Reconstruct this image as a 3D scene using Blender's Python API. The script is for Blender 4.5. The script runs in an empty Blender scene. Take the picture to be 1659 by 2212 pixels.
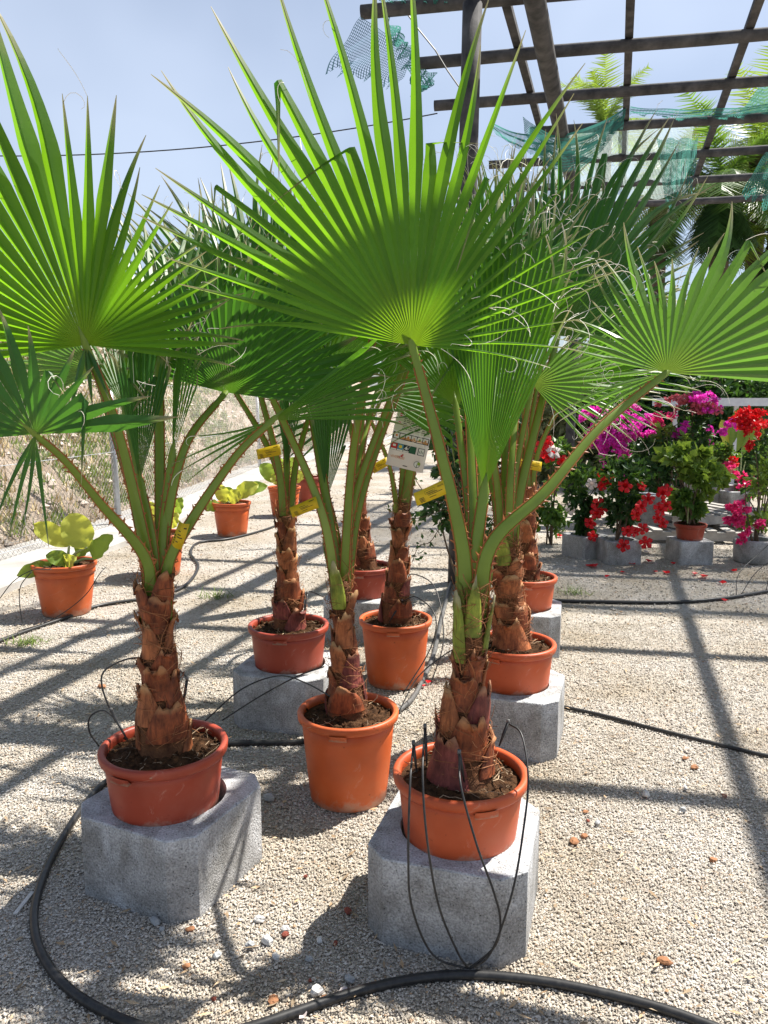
import bpy, math, random
import numpy as np
from mathutils import Vector
R = math.radians
rng = random.Random(11)
nr = np.random.default_rng(5)
S = bpy.context.scene
COL = S.collection

# ---------------------------------------------------------------- camera
PW, PH = 1659., 2212.          # pixel frame used for measuring the photograph
FP = 1661.                     # focal length in those pixels
CAMH = 1.46
PITCH = math.atan((PH/2-870)/FP)
cam = bpy.data.cameras.new('camera')
camo = bpy.data.objects.new('camera', cam)
COL.objects.link(camo)
cam.sensor_fit = 'VERTICAL'; cam.sensor_height = 36.0
cam.lens = 36.0*FP/PH
cam.clip_start = 0.05; cam.clip_end = 600
camo.location = (0, 0, CAMH)
camo.rotation_euler = (R(90)-PITCH, 0, 0)
S.camera = camo

# ---------------------------------------------------------------- light
SUN_EL, SUN_AZ = R(56), R(60)            # azimuth clockwise from +Y
sdir = Vector((math.sin(SUN_AZ)*math.cos(SUN_EL), math.cos(SUN_AZ)*math.cos(SUN_EL), math.sin(SUN_EL)))
W = bpy.data.worlds.new('World'); S.world = W; W.use_nodes = True
nt = W.node_tree; nt.nodes.clear()
wo = nt.nodes.new('ShaderNodeOutputWorld'); bg = nt.nodes.new('ShaderNodeBackground')
sky = nt.nodes.new('ShaderNodeTexSky'); sky.sky_type = 'NISHITA'; sky.sun_disc = False
sky.sun_elevation = SUN_EL; sky.sun_rotation = SUN_AZ
sky.altitude = 50; sky.air_density = 1.0; sky.dust_density = 1.2; sky.ozone_density = 2.5
# thin high veil of cloud over the whole sky
tc = nt.nodes.new('ShaderNodeTexCoord'); mp = nt.nodes.new('ShaderNodeMapping')
mp.inputs['Scale'].default_value = (1.0, 1.0, 1.6); mp.inputs['Location'].default_value = (.35, .2, 0)
nz = nt.nodes.new('ShaderNodeTexNoise'); nz.inputs['Scale'].default_value = 1.3
nz.inputs['Detail'].default_value = 4; nz.inputs['Roughness'].default_value = .5; nz.inputs['Distortion'].default_value = .2
cr = nt.nodes.new('ShaderNodeValToRGB')
cr.color_ramp.elements[0].position = .36; cr.color_ramp.elements[0].color = (.06, .06, .06, 1)
cr.color_ramp.elements[1].position = .70; cr.color_ramp.elements[1].color = (.38, .38, .38, 1)
mx = nt.nodes.new('ShaderNodeMix'); mx.data_type = 'RGBA'
mx.inputs[7].default_value = (12.5, 13.8, 16.2, 1)
bg.inputs['Strength'].default_value = 0.050
L = nt.links.new
L(tc.outputs['Generated'], mp.inputs['Vector']); L(mp.outputs[0], nz.inputs['Vector'])
L(nz.outputs['Fac'], cr.inputs[0]); L(cr.outputs[0], mx.inputs[0])
L(sky.outputs[0], mx.inputs[6]); L(mx.outputs[2], bg.inputs['Color']); L(bg.outputs[0], wo.inputs['Surface'])
sl = bpy.data.lights.new('sun', 'SUN'); sl.energy = 5.0; sl.angle = R(.53); sl.color = (1, .955, .88)
so = bpy.data.objects.new('sun', sl); COL.objects.link(so)
so.rotation_euler = (-sdir).to_track_quat('-Z', 'Y').to_euler(); so.location = (6, 4, 9)
S.view_settings.view_transform = 'Standard'; S.view_settings.look = 'None'
S.view_settings.exposure = 1.1; S.view_settings.gamma = 1.0
S.render.engine = 'CYCLES'
S.cycles.use_denoising = True
S.cycles.max_bounces = 10; S.cycles.transparent_max_bounces = 24
S.cycles.sample_clamp_indirect = 8

# ---------------------------------------------------------------- pixel -> place
_fw = np.array([0, math.cos(PITCH), -math.sin(PITCH)]); _up = np.array([0, math.sin(PITCH), math.cos(PITCH)])
_rt = np.array([1., 0, 0]); _C = np.array([0, 0, CAMH])
def ray(x, y): return _fw+_rt*(x-PW/2)/FP-_up*(y-PH/2)/FP
def gp(x, y, z=0.):                    # point of the plane at height z seen at that pixel
    d = ray(x, y); return _C+d*((z-CAMH)/d[2])
def atY(x, y, Y):                      # point at distance Y from the camera seen at that pixel
    d = ray(x, y); return _C+d*(Y/d[1])
def nrm(v):
    v = np.asarray(v, float); return v/(np.linalg.norm(v)+1e-12)

# ---------------------------------------------------------------- object helpers
ORG = {}
def empty(name, loc, label, cat, group=None):
    o = bpy.data.objects.new(name, None); COL.objects.link(o)
    o.location = tuple(loc); o.empty_display_size = .05
    ORG[o.name] = np.array(loc, float); tag(o, label, cat, group); return o
def tag(o, label=None, cat=None, group=None, kind=None):
    if label: o['label'] = label
    if cat: o['category'] = cat
    if group: o['group'] = group
    if kind: o['kind'] = kind
    return o
def mk(name, v, f, mat, parent=None, smooth=False, org=None, attrs=None, uv=None):
    """one mesh object from world-space vertices"""
    v = np.asarray(v, float).reshape(-1, 3)
    if parent is not None: org = ORG[parent.name]
    elif org is None:
        org = v.mean(0); org[2] = v[:, 2].min()
    me = bpy.data.meshes.new(name)
    vl = v-org
    if isinstance(f, np.ndarray):
        n, k = f.shape
        me.vertices.add(len(vl)); me.vertices.foreach_set('co', vl.ravel())
        me.loops.add(n*k); me.loops.foreach_set('vertex_index', f.ravel().astype(np.int32))
        me.polygons.add(n); me.polygons.foreach_set('loop_start', np.arange(0, n*k, k, dtype=np.int32))
        me.update(calc_edges=True)
    else:
        me.from_pydata([tuple(p) for p in vl], [], [tuple(q) for q in f])
    if attrs:
        for kx, a in attrs.items():
            at = me.attributes.new(kx, 'FLOAT', 'POINT'); at.data.foreach_set('value', np.asarray(a, np.float32).ravel())
    if uv is not None:
        ul = me.uv_layers.new(name='UVMap'); li = np.empty(len(me.loops), np.int32); me.loops.foreach_get('vertex_index', li)
        ul.data.foreach_set('uv', np.asarray(uv, np.float32)[li].ravel())
    me.polygons.foreach_set('use_smooth', [bool(smooth)]*len(me.polygons))
    for m in (mat if isinstance(mat, (list, tuple)) else [mat]): me.materials.append(m)
    o = bpy.data.objects.new(name, me); COL.objects.link(o)
    if parent is not None: o.parent = parent
    else: o.location = tuple(org)
    ORG[o.name] = np.array(org, float)
    return o
class MB:
    def __init__(s): s.v = []; s.f = []; s.a = []
    def add(s, v, f, a=None):
        b = len(s.v); s.v.extend([tuple(p) for p in v]); s.f.extend([tuple(i+b for i in q) for q in f])
        s.a.extend(list(a) if a is not None else [0.]*len(v))
    def box(s, c, sx, sy, sz, rz=0.):
        ca, sa = math.cos(rz), math.sin(rz); vs = []
        for dz in (-.5, .5):
            for dx, dy in ((-.5, -.5), (.5, -.5), (.5, .5), (-.5, .5)):
                x, y = dx*sx, dy*sy; vs.append((c[0]+x*ca-y*sa, c[1]+x*sa+y*ca, c[2]+dz*sz))
        s.add(vs, [(3, 2, 1, 0), (4, 5, 6, 7), (0, 1, 5, 4), (1, 2, 6, 5), (2, 3, 7, 6), (3, 0, 4, 7)])
    def tube(s, pts, rad, n=6, cap=True, jit=0.):
        pts = [np.asarray(p, float) for p in pts]
        m = len(pts); rad = rad if hasattr(rad, '__len__') else [rad]*m
        T = [nrm(pts[min(i+1, m-1)]-pts[max(i-1, 0)]) for i in range(m)]
        a = np.array([0, 0, 1.]) if abs(T[0][2]) < .9 else np.array([1., 0, 0])
        N = nrm(np.cross(T[0], a)); vs = []; fs = []
        for i in range(m):
            N = nrm(N-T[i]*np.dot(N, T[i])); B = np.cross(T[i], N)
            for k in range(n):
                t = 2*math.pi*k/n; rr = rad[i]*(1+jit*(rng.random()-.5))
                vs.append(pts[i]+(N*math.cos(t)+B*math.sin(t))*rr)
        for i in range(m-1):
            for k in range(n):
                a0 = i*n+k; a1 = i*n+(k+1) % n; fs.append((a0, a1, a1+n, a0+n))
        if cap and n > 2: fs.append(tuple(range(n-1, -1, -1))); fs.append(tuple((m-1)*n+k for k in range(n)))
        s.add(vs, fs)
    def lathe(s, prof, c, n=40, close=False):
        vs = []; fs = []
        for r, z in prof:
            for k in range(n):
                t = 2*math.pi*k/n; vs.append((c[0]+r*math.cos(t), c[1]+r*math.sin(t), c[2]+z))
        for i in range(len(prof)-1):
            for k in range(n): fs.append((i*n+k, i*n+(k+1) % n, (i+1)*n+(k+1) % n, (i+1)*n+k))
        if close: fs.append(tuple(range(n-1, -1, -1)))
        s.add(vs, fs)
    def build(s, name, mat, parent=None, smooth=False, attr=None, **k):
        return mk(name, s.v, s.f, mat, parent, smooth, attrs=({attr: s.a} if attr else None), **k)
def spline(pts, sub=8):
    P = [np.asarray(p, float) for p in pts]; P = [2*P[0]-P[1]]+P+[2*P[-1]-P[-2]]; out = []
    for i in range(1, len(P)-2):
        for k in range(sub):
            t = k/sub; a, b, c, d = P[i-1:i+3]
            out.append(.5*((2*b)+(-a+c)*t+(2*a-5*b+4*c-d)*t*t+(-a+3*b-3*c+d)*t**3))
    out.append(P[-2]); return out

# ---------------------------------------------------------------- materials
def newmat(name):
    m = bpy.data.materials.new(name); m.use_nodes = True; t = m.node_tree
    return m, t, t.nodes['Principled BSDF'], t.nodes['Material Output']
def nd(t, ty, **kw):
    n = t.nodes.new(ty)
    for k, v in kw.items():
        if k.startswith('i_'):
            key = k[2:].replace('_', ' '); n.inputs[int(key) if key.isdigit() else key].default_value = v
        else: setattr(n, k, v)
    return n
def ramp(t, stops):
    n = t.nodes.new('ShaderNodeValToRGB'); e = n.color_ramp.elements
    while len(e) < len(stops): e.new(.5)
    for q, (p, c) in zip(e, stops): q.position = p; q.color = (*c, 1) if len(c) == 3 else c
    return n
def mixc(t, fac, a, b, mode='MIX'):
    n = t.nodes.new('ShaderNodeMix'); n.data_type = 'RGBA'; n.blend_type = mode
    for i, s_ in ((0, fac), (6, a), (7, b)):
        if isinstance(s_, bpy.types.NodeSocket): t.links.new(s_, n.inputs[i])
        elif i == 0: n.inputs[0].default_value = s_
        else: n.inputs[i].default_value = (*s_, 1)
    return n.outputs[2]
def simple(name, c1, c2=None, scale=20, rough=.6, bump=0., bscale=None, spec=.3, detail=5, island=0., coord='Object', metal=0., bdist=.004):
    m, t, p, o = newmat(name); lk = t.links.new
    tcn = nd(t, 'ShaderNodeTexCoord'); p.inputs['Roughness'].default_value = rough
    p.inputs['Specular IOR Level'].default_value = spec; p.inputs['Metallic'].default_value = metal
    col = None
    if c2 is None: c2 = tuple(x*.8 for x in c1)
    n1 = nd(t, 'ShaderNodeTexNoise', i_Scale=scale, i_Detail=detail, i_Roughness=.6); lk(tcn.outputs[coord], n1.inputs['Vector'])
    r = ramp(t, [(.32, c1), (.68, c2)]); lk(n1.outputs['Fac'], r.inputs[0]); col = r.outputs[0]
    if island:
        g = nd(t, 'ShaderNodeNewGeometry'); mr = nd(t, 'ShaderNodeMapRange', i_3=1-island, i_4=1+island)
        lk(g.outputs['Random Per Island'], mr.inputs[0])
        h = nd(t, 'ShaderNodeHueSaturation'); lk(mr.outputs[0], h.inputs['Value']); lk(col, h.inputs['Color']); col = h.outputs[0]
    lk(col, p.inputs['Base Color'])
    if bump:
        n2 = nd(t, 'ShaderNodeTexNoise', i_Scale=bscale or scale*4, i_Detail=6, i_Roughness=.65); lk(tcn.outputs[coord], n2.inputs['Vector'])
        b = nd(t, 'ShaderNodeBump', i_Strength=bump, i_Distance=bdist); lk(n2.outputs['Fac'], b.inputs['Height']); lk(b.outputs[0], p.inputs['Normal'])
    return m
def leafmat(name, refl, trans, tmix=.45, rough=.42, island=.18, tip=None, attr=None, scale=9, spec=.35):
    """thin leaf: glossy reflection above, light shining through"""
    m, t, p, o = newmat(name); lk = t.links.new
    g = nd(t, 'ShaderNodeNewGeometry'); tcn = nd(t, 'ShaderNodeTexCoord')
    n1 = nd(t, 'ShaderNodeTexNoise', i_Scale=scale, i_Detail=4); lk(tcn.outputs['Object'], n1.inputs['Vector'])
    ma = nd(t, 'ShaderNodeMath', operation='ADD'); lk(g.outputs['Random Per Island'], ma.inputs[0]); lk(n1.outputs['Fac'], ma.inputs[1])
    mr = nd(t, 'ShaderNodeMapRange', i_1=.3, i_2=1.7, i_3=1-island, i_4=1+island); lk(ma.outputs[0], mr.inputs[0])
    def hsv(c):
        h = nd(t, 'ShaderNodeHueSaturation'); h.inputs['Color'].default_value = (*c, 1); lk(mr.outputs[0], h.inputs['Value']); return h.outputs[0]
    ca, cb = hsv(refl), hsv(trans)
    nq = nd(t, 'ShaderNodeTexNoise', i_Scale=scale*7, i_Detail=6, i_Roughness=.7); lk(tcn.outputs['Object'], nq.inputs['Vector'])
    rq = ramp(t, [(.62, (0, 0, 0)), (.8, (.35, .35, .35))]); lk(nq.outputs['Fac'], rq.inputs[0])
    ca = mixc(t, rq.outputs[0], ca, (.26, .25, .14)); cb = mixc(t, rq.outputs[0], cb, (trans[0]*1.1, trans[1]*.7, trans[2]))
    if attr:
        at = nd(t, 'ShaderNodeAttribute', attribute_name=attr)
        rp = ramp(t, [(0.0, (1, 1, 1)), (.22, (0, 0, 0)), (1., (0, 0, 0))]); lk(at.outputs['Fac'], rp.inputs[0])
        rt2 = ramp(t, [(0.80, (0, 0, 0)), (.97, (.9, .9, .9))]); lk(at.outputs['Fac'], rt2.inputs[0])
        ca = mixc(t, rp.outputs[0], ca, (refl[0]*1.9+.02, refl[1]*1.35, refl[2]))
        cb = mixc(t, rp.outputs[0], cb, (trans[0]*1.5, trans[1]*1.12, trans[2]))
        tip = tip or (.42, .36, .2)
        ca = mixc(t, rt2.outputs[0], ca, tip); cb = mixc(t, rt2.outputs[0], cb, tuple(x*.8 for x in tip))
    lk(ca, p.inputs['Base Color']); p.inputs['Roughness'].default_value = rough; p.inputs['Specular IOR Level'].default_value = spec
    tr = nd(t, 'ShaderNodeBsdfTranslucent'); lk(cb, tr.inputs['Color'])
    ms = nd(t, 'ShaderNodeMixShader', i_0=tmix); lk(p.outputs[0], ms.inputs[1]); lk(tr.outputs[0], ms.inputs[2]); lk(ms.outputs[0], o.inputs['Surface'])
    return m

MAT = {}
# gravel ground
def gravelmat(name, big):
    m, t, p, o = newmat(name); lk = t.links.new
    tcn = nd(t, 'ShaderNodeTexCoord')
    vo = nd(t, 'ShaderNodeTexVoronoi', i_Scale=big, i_Randomness=1.); lk(tcn.outputs['Object'], vo.inputs['Vector'])
    hs = nd(t, 'ShaderNodeSeparateColor'); lk(vo.outputs['Color'], hs.inputs[0])
    r = ramp(t, [(0., (.33, .30, .26)), (.25, (.43, .395, .345)), (.6, (.51, .475, .425)), (.88, (.61, .58, .54)), (1., (.44, .34, .25))]); lk(hs.outputs[0], r.inputs[0])
    n1 = nd(t, 'ShaderNodeTexNoise', i_Scale=1.3, i_Detail=5, i_Roughness=.6); lk(tcn.outputs['Object'], n1.inputs['Vector'])
    r2 = ramp(t, [(.35, (.82, .76, .66)), (.62, (1.06, 1.05, 1.04))]); lk(n1.outputs['Fac'], r2.inputs[0])
    c = mixc(t, 1., r.outputs[0], r2.outputs[0], 'MULTIPLY'); lk(c, p.inputs['Base Color'])
    p.inputs['Roughness'].default_value = .9; p.inputs['Specular IOR Level'].default_value = .15
    b = nd(t, 'ShaderNodeBump', i_Strength=1., i_Distance=.012, invert=True); lk(vo.outputs['Distance'], b.inputs['Height'])
    n3 = nd(t, 'ShaderNodeTexNoise', i_Scale=6, i_Detail=6); lk(tcn.outputs['Object'], n3.inputs['Vector'])
    b2 = nd(t, 'ShaderNodeBump', i_Strength=.5, i_Distance=.05); lk(n3.outputs['Fac'], b2.inputs['Height']); lk(b.outputs[0], b2.inputs['Normal'])
    lk(b2.outputs[0], p.inputs['Normal'])
    return m
MAT['ground'] = gravelmat('gravel_ground', 125)
def grainmat():
    m, t, p, o = newmat('gravel_grain'); lk = t.links.new
    g = nd(t, 'ShaderNodeNewGeometry')
    r = ramp(t, [(0., (.36, .325, .275)), (.3, (.46, .425, .37)), (.62, (.53, .495, .445)), (.93, (.63, .605, .57)), (.975, (.45, .30, .18)), (1., (.35, .345, .34))])
    lk(g.outputs['Random Per Island'], r.inputs[0])
    tcn = nd(t, 'ShaderNodeTexCoord'); n1 = nd(t, 'ShaderNodeTexNoise', i_Scale=1.3, i_Detail=5, i_Roughness=.6); lk(tcn.outputs['Object'], n1.inputs['Vector'])
    r2 = ramp(t, [(.35, (.85, .78, .68)), (.62, (1.06, 1.05, 1.04))]); lk(n1.outputs['Fac'], r2.inputs[0])
    lk(mixc(t, 1., r.outputs[0], r2.outputs[0], 'MULTIPLY'), p.inputs['Base Color'])
    p.inputs['Roughness'].default_value = .85; p.inputs['Specular IOR Level'].default_value = .2
    return m
MAT['grain'] = grainmat()
# concrete block
def blockmat():
    m, t, p, o = newmat('block_concrete'); lk = t.links.new
    tcn = nd(t, 'ShaderNodeTexCoord'); oi = nd(t, 'ShaderNodeObjectInfo')
    mpn = nd(t, 'ShaderNodeMapping'); lk(tcn.outputs['Object'], mpn.inputs['Vector'])
    va = nd(t, 'ShaderNodeVectorMath', operation='SCALE'); va.inputs[0].default_value = (13, 7, 5); lk(oi.outputs['Random'], va.inputs['Scale']); lk(va.outputs[0], mpn.inputs['Location'])
    n1 = nd(t, 'ShaderNodeTexNoise', i_Scale=5, i_Detail=9, i_Roughness=.72, i_Distortion=.4); lk(mpn.outputs[0], n1.inputs['Vector'])
    r1 = ramp(t, [(.30, (.18, .175, .165)), (.44, (.29, .285, .275)), (.55, (.38, .375, .37)), (.66, (.50, .50, .50)), (.75, (.58, .585, .59))]); lk(n1.outputs['Fac'], r1.inputs[0])
    # pale lime streaks running down from the top edge
    ms = nd(t, 'ShaderNodeMapping', i_Scale=(9, 9, 4)); lk(mpn.outputs[0], ms.inputs['Vector'])
    n2 = nd(t, 'ShaderNodeTexNoise', i_Scale=1.6, i_Detail=5, i_Roughness=.6); lk(ms.outputs[0], n2.inputs['Vector'])
    sx = nd(t, 'ShaderNodeSeparateXYZ'); lk(tcn.outputs['Object'], sx.inputs[0])
    mrz = nd(t, 'ShaderNodeMapRange', i_1=.02, i_2=.27, i_3=-.24, i_4=.16); lk(sx.outputs['Z'], mrz.inputs[0])
    ad = nd(t, 'ShaderNodeMath', operation='ADD'); lk(n2.outputs['Fac'], ad.inputs[0]); lk(mrz.outputs[0], ad.inputs[1])
    r2 = ramp(t, [(.5, (0, 0, 0)), (.72, (.6, .6, .6))]); lk(ad.outputs[0], r2.inputs[0])
    c = mixc(t, r2.outputs[0], r1.outputs[0], (.60, .62, .65))
    vo = nd(t, 'ShaderNodeTexVoronoi', i_Scale=105); lk(tcn.outputs['Object'], vo.inputs['Vector'])
    r3 = ramp(t, [(.08, (.12, .12, .12)), (.24, (1, 1, 1))]); lk(vo.outputs['Distance'], r3.inputs[0])
    n4 = nd(t, 'ShaderNodeTexNoise', i_Scale=40, i_Detail=3); lk(tcn.outputs['Object'], n4.inputs['Vector'])
    r4 = ramp(t, [(.42, (.1, .1, .1)), (.58, (1, 1, 1))]); lk(n4.outputs['Fac'], r4.inputs[0])
    pit = mixc(t, r4.outputs[0], (1, 1, 1), r3.outputs[0])
    c = mixc(t, .9, c, pit, 'MULTIPLY')
    n5 = nd(t, 'ShaderNodeTexNoise', i_Scale=180, i_Detail=4); lk(tcn.outputs['Object'], n5.inputs['Vector'])
    r5 = ramp(t, [(.3, (.55, .55, .55)), (.7, (1.4, 1.4, 1.4))]); lk(n5.outputs['Fac'], r5.inputs[0])
    c = mixc(t, .8, c, r5.outputs[0], 'MULTIPLY')
    lk(c, p.inputs['Base Color']); p.inputs['Roughness'].default_value = .92; p.inputs['Specular IOR Level'].default_value = .1
    bw = nd(t, 'ShaderNodeRGBToBW'); lk(pit, bw.inputs[0])
    a2 = nd(t, 'ShaderNodeMath', operation='ADD'); lk(bw.outputs[0], a2.inputs[0]); lk(n5.outputs['Fac'], a2.inputs[1])
    b = nd(t, 'ShaderNodeBump', i_Strength=.9, i_Distance=.005); lk(a2.outputs[0], b.inputs['Height']); lk(b.outputs[0], p.inputs['Normal'])
    return m
MAT['block'] = blockmat()
# terracotta coloured plastic, a little dusty
def potmat(name, c, dust):
    m, t, p, o = newmat(name); lk = t.links.new
    tcn = nd(t, 'ShaderNodeTexCoord'); n1 = nd(t, 'ShaderNodeTexNoise', i_Scale=6, i_Detail=7, i_Roughness=.7); lk(tcn.outputs['Object'], n1.inputs['Vector'])
    r1 = ramp(t, [(.46, (0, 0, 0)), (.85, (.4, .4, .4))]); lk(n1.outputs['Fac'], r1.inputs[0])
    cc = mixc(t, r1.outputs[0], c, dust)
    ms = nd(t, 'ShaderNodeMapping', i_Scale=(30, 30, 30)); lk(tcn.outputs['Object'], ms.inputs['Vector'])
    n2 = nd(t, 'ShaderNodeTexNoise', i_Scale=1.2, i_Detail=4); lk(ms.outputs[0], n2.inputs['Vector'])
    r2 = ramp(t, [(.68, (1, 1, 1)), (.74, (.45, .35, .3))]); lk(n2.outputs['Fac'], r2.inputs[0])
    cc = mixc(t, .7, cc, r2.outputs[0], 'MULTIPLY')
    sx = nd(t, 'ShaderNodeSeparateXYZ'); lk(tcn.outputs['Generated'], sx.inputs[0])
    nd1 = nd(t, 'ShaderNodeTexNoise', i_Scale=22, i_Detail=7, i_Roughness=.7); lk(tcn.outputs['Object'], nd1.inputs['Vector'])
    sb = nd(t, 'ShaderNodeMath', operation='MULTIPLY_ADD', i_1=-1.1, i_2=.12); lk(sx.outputs['Z'], sb.inputs[0])
    aa = nd(t, 'ShaderNodeMath', operation='ADD'); lk(sb.outputs[0], aa.inputs[0]); lk(nd1.outputs['Fac'], aa.inputs[1])
    rd = ramp(t, [(.44, (0, 0, 0)), (.64, (.55, .55, .55))]); lk(aa.outputs[0], rd.inputs[0])
    cc = mixc(t, rd.outputs[0], cc, (.42, .34, .26))
    nl = nd(t, 'ShaderNodeTexNoise', i_Scale=9, i_Detail=8, i_Roughness=.75, i_Distortion=1.); lk(tcn.outputs['Object'], nl.inputs['Vector'])
    rl = ramp(t, [(.60, (0, 0, 0)), (.72, (.42, .42, .42))]); lk(nl.outputs['Fac'], rl.inputs[0])
    cc = mixc(t, rl.outputs[0], cc, (.62, .45, .36))
    ng = nd(t, 'ShaderNodeTexNoise', i_Scale=4, i_Detail=3); lk(tcn.outputs['Object'], ng.inputs['Vector'])
    rg = ramp(t, [(.35, (.78, .74, .72)), (.6, (1.06, 1.06, 1.06))]); lk(ng.outputs['Fac'], rg.inputs[0]); cc = mixc(t, 1., cc, rg.outputs[0], 'MULTIPLY')
    lk(cc, p.inputs['Base Color'])
    rr = nd(t, 'ShaderNodeMapRange', i_3=.38, i_4=.62); lk(n1.outputs['Fac'], rr.inputs[0]); lk(rr.outputs[0], p.inputs['Roughness'])
    p.inputs['Specular IOR Level'].default_value = .45
    b = nd(t, 'ShaderNodeBump', i_Strength=.15, i_Distance=.003); lk(n1.outputs['Fac'], b.inputs['Height']); lk(b.outputs[0], p.inputs['Normal'])
    return m
MAT['pot'] = potmat('pot_terracotta_plastic', (.50, .082, .020), (.52, .2, .1))
MAT['pot_red'] = potmat('pot_brick_red_plastic', (.34, .048, .020), (.40, .15, .1))
MAT['pot_orange'] = potmat('pot_orange_plastic', (.57, .105, .020), (.56, .22, .1))
MAT['pot_black'] = simple('pot_black', (.012, .012, .013), (.03, .03, .032), rough=.45)
MAT['pot_grey'] = simple('pot_grey', (.3, .3, .31), (.22, .22, .22), rough=.5)
MAT['soil'] = simple('soil', (.022, .011, .006), (.115, .058, .028), scale=38, rough=.95, bump=1., bscale=90, bdist=.012, spec=.1)
MAT['root'] = simple('root_fibre', (.30, .20, .12), (.45, .34, .22), rough=.8, island=.5)
def bootmat(name, dark, light, edge):
    m, t, p, o = newmat(name); lk = t.links.new
    tcn = nd(t, 'ShaderNodeTexCoord'); ms = nd(t, 'ShaderNodeMapping', i_Scale=(60, 60, 14)); lk(tcn.outputs['Object'], ms.inputs['Vector'])
    n1 = nd(t, 'ShaderNodeTexNoise', i_Scale=1.6, i_Detail=6, i_Roughness=.65, i_Distortion=.6); lk(ms.outputs[0], n1.inputs['Vector'])
    r = ramp(t, [(.3, dark), (.62, light), (.8, tuple(x*.7 for x in dark))]); lk(n1.outputs['Fac'], r.inputs[0])
    n2 = nd(t, 'ShaderNodeTexNoise', i_Scale=17, i_Detail=4); lk(tcn.outputs['Object'], n2.inputs['Vector'])
    r2 = ramp(t, [(.35, (.45, .42, .4)), (.62, (1.15, 1.1, 1.05))]); lk(n2.outputs['Fac'], r2.inputs[0])
    c = mixc(t, 1., r.outputs[0], r2.outputs[0], 'MULTIPLY')
    sx = nd(t, 'ShaderNodeSeparateXYZ'); lk(tcn.outputs['Generated'], sx.inputs[0])
    ad = nd(t, 'ShaderNodeMath', operation='MULTIPLY_ADD', i_1=.5, i_2=-.25); lk(n2.outputs['Fac'], ad.inputs[0])
    a2 = nd(t, 'ShaderNodeMath', operation='ADD'); lk(sx.outputs['Z'], a2.inputs[0]); lk(ad.outputs[0], a2.inputs[1])
    r3 = ramp(t, [(.74, (0, 0, 0)), (.9, (.85, .85, .85))]); lk(a2.outputs[0], r3.inputs[0])
    c = mixc(t, r3.outputs[0], c, edge); lk(c, p.inputs['Base Color'])
    p.inputs['Roughness'].default_value = .62; p.inputs['Specular IOR Level'].default_value = .3
    b = nd(t, 'ShaderNodeBump', i_Strength=.6, i_Distance=.004); lk(n1.outputs['Fac'], b.inputs['Height']); lk(b.outputs[0], p.inputs['Normal'])
    return m
MAT['boot'] = bootmat('leaf_base_brown', (.085, .020, .009), (.29, .078, .026), (.40, .19, .08))
MAT['boot_tan'] = bootmat('leaf_base_tan', (.16, .045, .017), (.40, .14, .05), (.50, .29, .13))
MAT['boot_green'] = bootmat('leaf_base_green', (.13, .20, .025), (.26, .30, .04), (.50, .42, .24))
MAT['boot_pink'] = bootmat('leaf_base_pink', (.10, .02, .018), (.25, .065, .05), (.38, .18, .09))
MAT['trunk'] = simple('palm_trunk', (.075, .03, .014), (.20, .085, .035), scale=30, rough=.9, bump=1., bscale=80, bdist=.01)
MAT['hair'] = simple('palm_fibre', (.20, .075, .028), (.30, .13, .055), rough=.8, island=.5)
MAT['petiole'] = leafmat('petiole_green', (.15, .225, .022), (.24, .36, .03), tmix=.12, rough=.38, island=.3, scale=16, spec=.45)
MAT['petiole_lt'] = leafmat('petiole_pale', (.24, .32, .055), (.28, .40, .05), tmix=.12, rough=.38, island=.1, scale=5, spec=.45)
MAT['thorn'] = simple('thorn_orange', (.34, .13, .03), (.22, .06, .02), rough=.45)
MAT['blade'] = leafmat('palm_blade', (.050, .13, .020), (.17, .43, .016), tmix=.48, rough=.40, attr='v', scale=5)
MAT['blade_bright'] = leafmat('palm_blade_bright', (.060, .15, .018), (.23, .49, .012), tmix=.52, rough=.40, island=.3, attr='v', scale=5)  # brighter, yellower copy of the blade colour
MAT['blade_dark'] = leafmat('palm_blade_deep_shaded', (.035, .105, .025), (.10, .30, .02), tmix=.40, rough=.38, attr='v', scale=5)  # deeper green; on shaded fans the shade is put into this colour
MAT['blade_grey'] = leafmat('palm_blade_greygreen', (.12, .215, .06), (.17, .38, .035), tmix=.38, rough=.34, attr='v', scale=5, spec=.5)
MAT['thread'] = simple('leaf_thread', (.74, .69, .55), (.84, .81, .72), rough=.7, island=.25)
MAT['hose'] = simple('hose_black', (.012, .012, .013), (.035, .034, .033), scale=60, rough=.42, spec=.4)
MAT['hose_grey'] = simple('hose_grey_glare', (.06, .058, .056), (.14, .135, .13), scale=40, rough=.55, spec=.4)  # grey pipe colour with sun glare put into it
MAT['tag'] = leafmat('tag_yellow', (.72, .52, .02), (.62, .44, .02), tmix=.3, rough=.45, island=.05)
MAT['ink'] = simple('ink', (.015, .013, .012), rough=.6)
MAT['wood'] = simple('pergola_wood', (.030, .030, .033), (.105, .10, .10), scale=7, rough=.85, bump=.5, bscale=30)
MAT['palletwood'] = simple('pallet_wood', (.26, .24, .22), (.40, .38, .35), scale=12, rough=.85, bump=.4, bscale=40)
MAT['metal'] = simple('fence_post_metal', (.30, .33, .36), (.42, .44, .47), scale=15, rough=.45, metal=.6)
MAT['wire'] = simple('fence_wire', (.12, .11, .10), (.20, .19, .18), rough=.5, metal=.5)
MAT['kerb'] = simple('kerb_concrete', (.48, .465, .44), (.30, .28, .255), scale=2.2, detail=9, rough=.9, bump=.4, bscale=60)
MAT['hill'] = simple('dry_slope', (.30, .225, .165), (.56, .47, .38), scale=3.2, rough=.95, bump=1., bscale=22, bdist=.09, detail=9)
MAT['drygrass'] = simple('dry_grass', (.42, .30, .15), (.55, .45, .25), rough=.8, island=.3)
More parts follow.
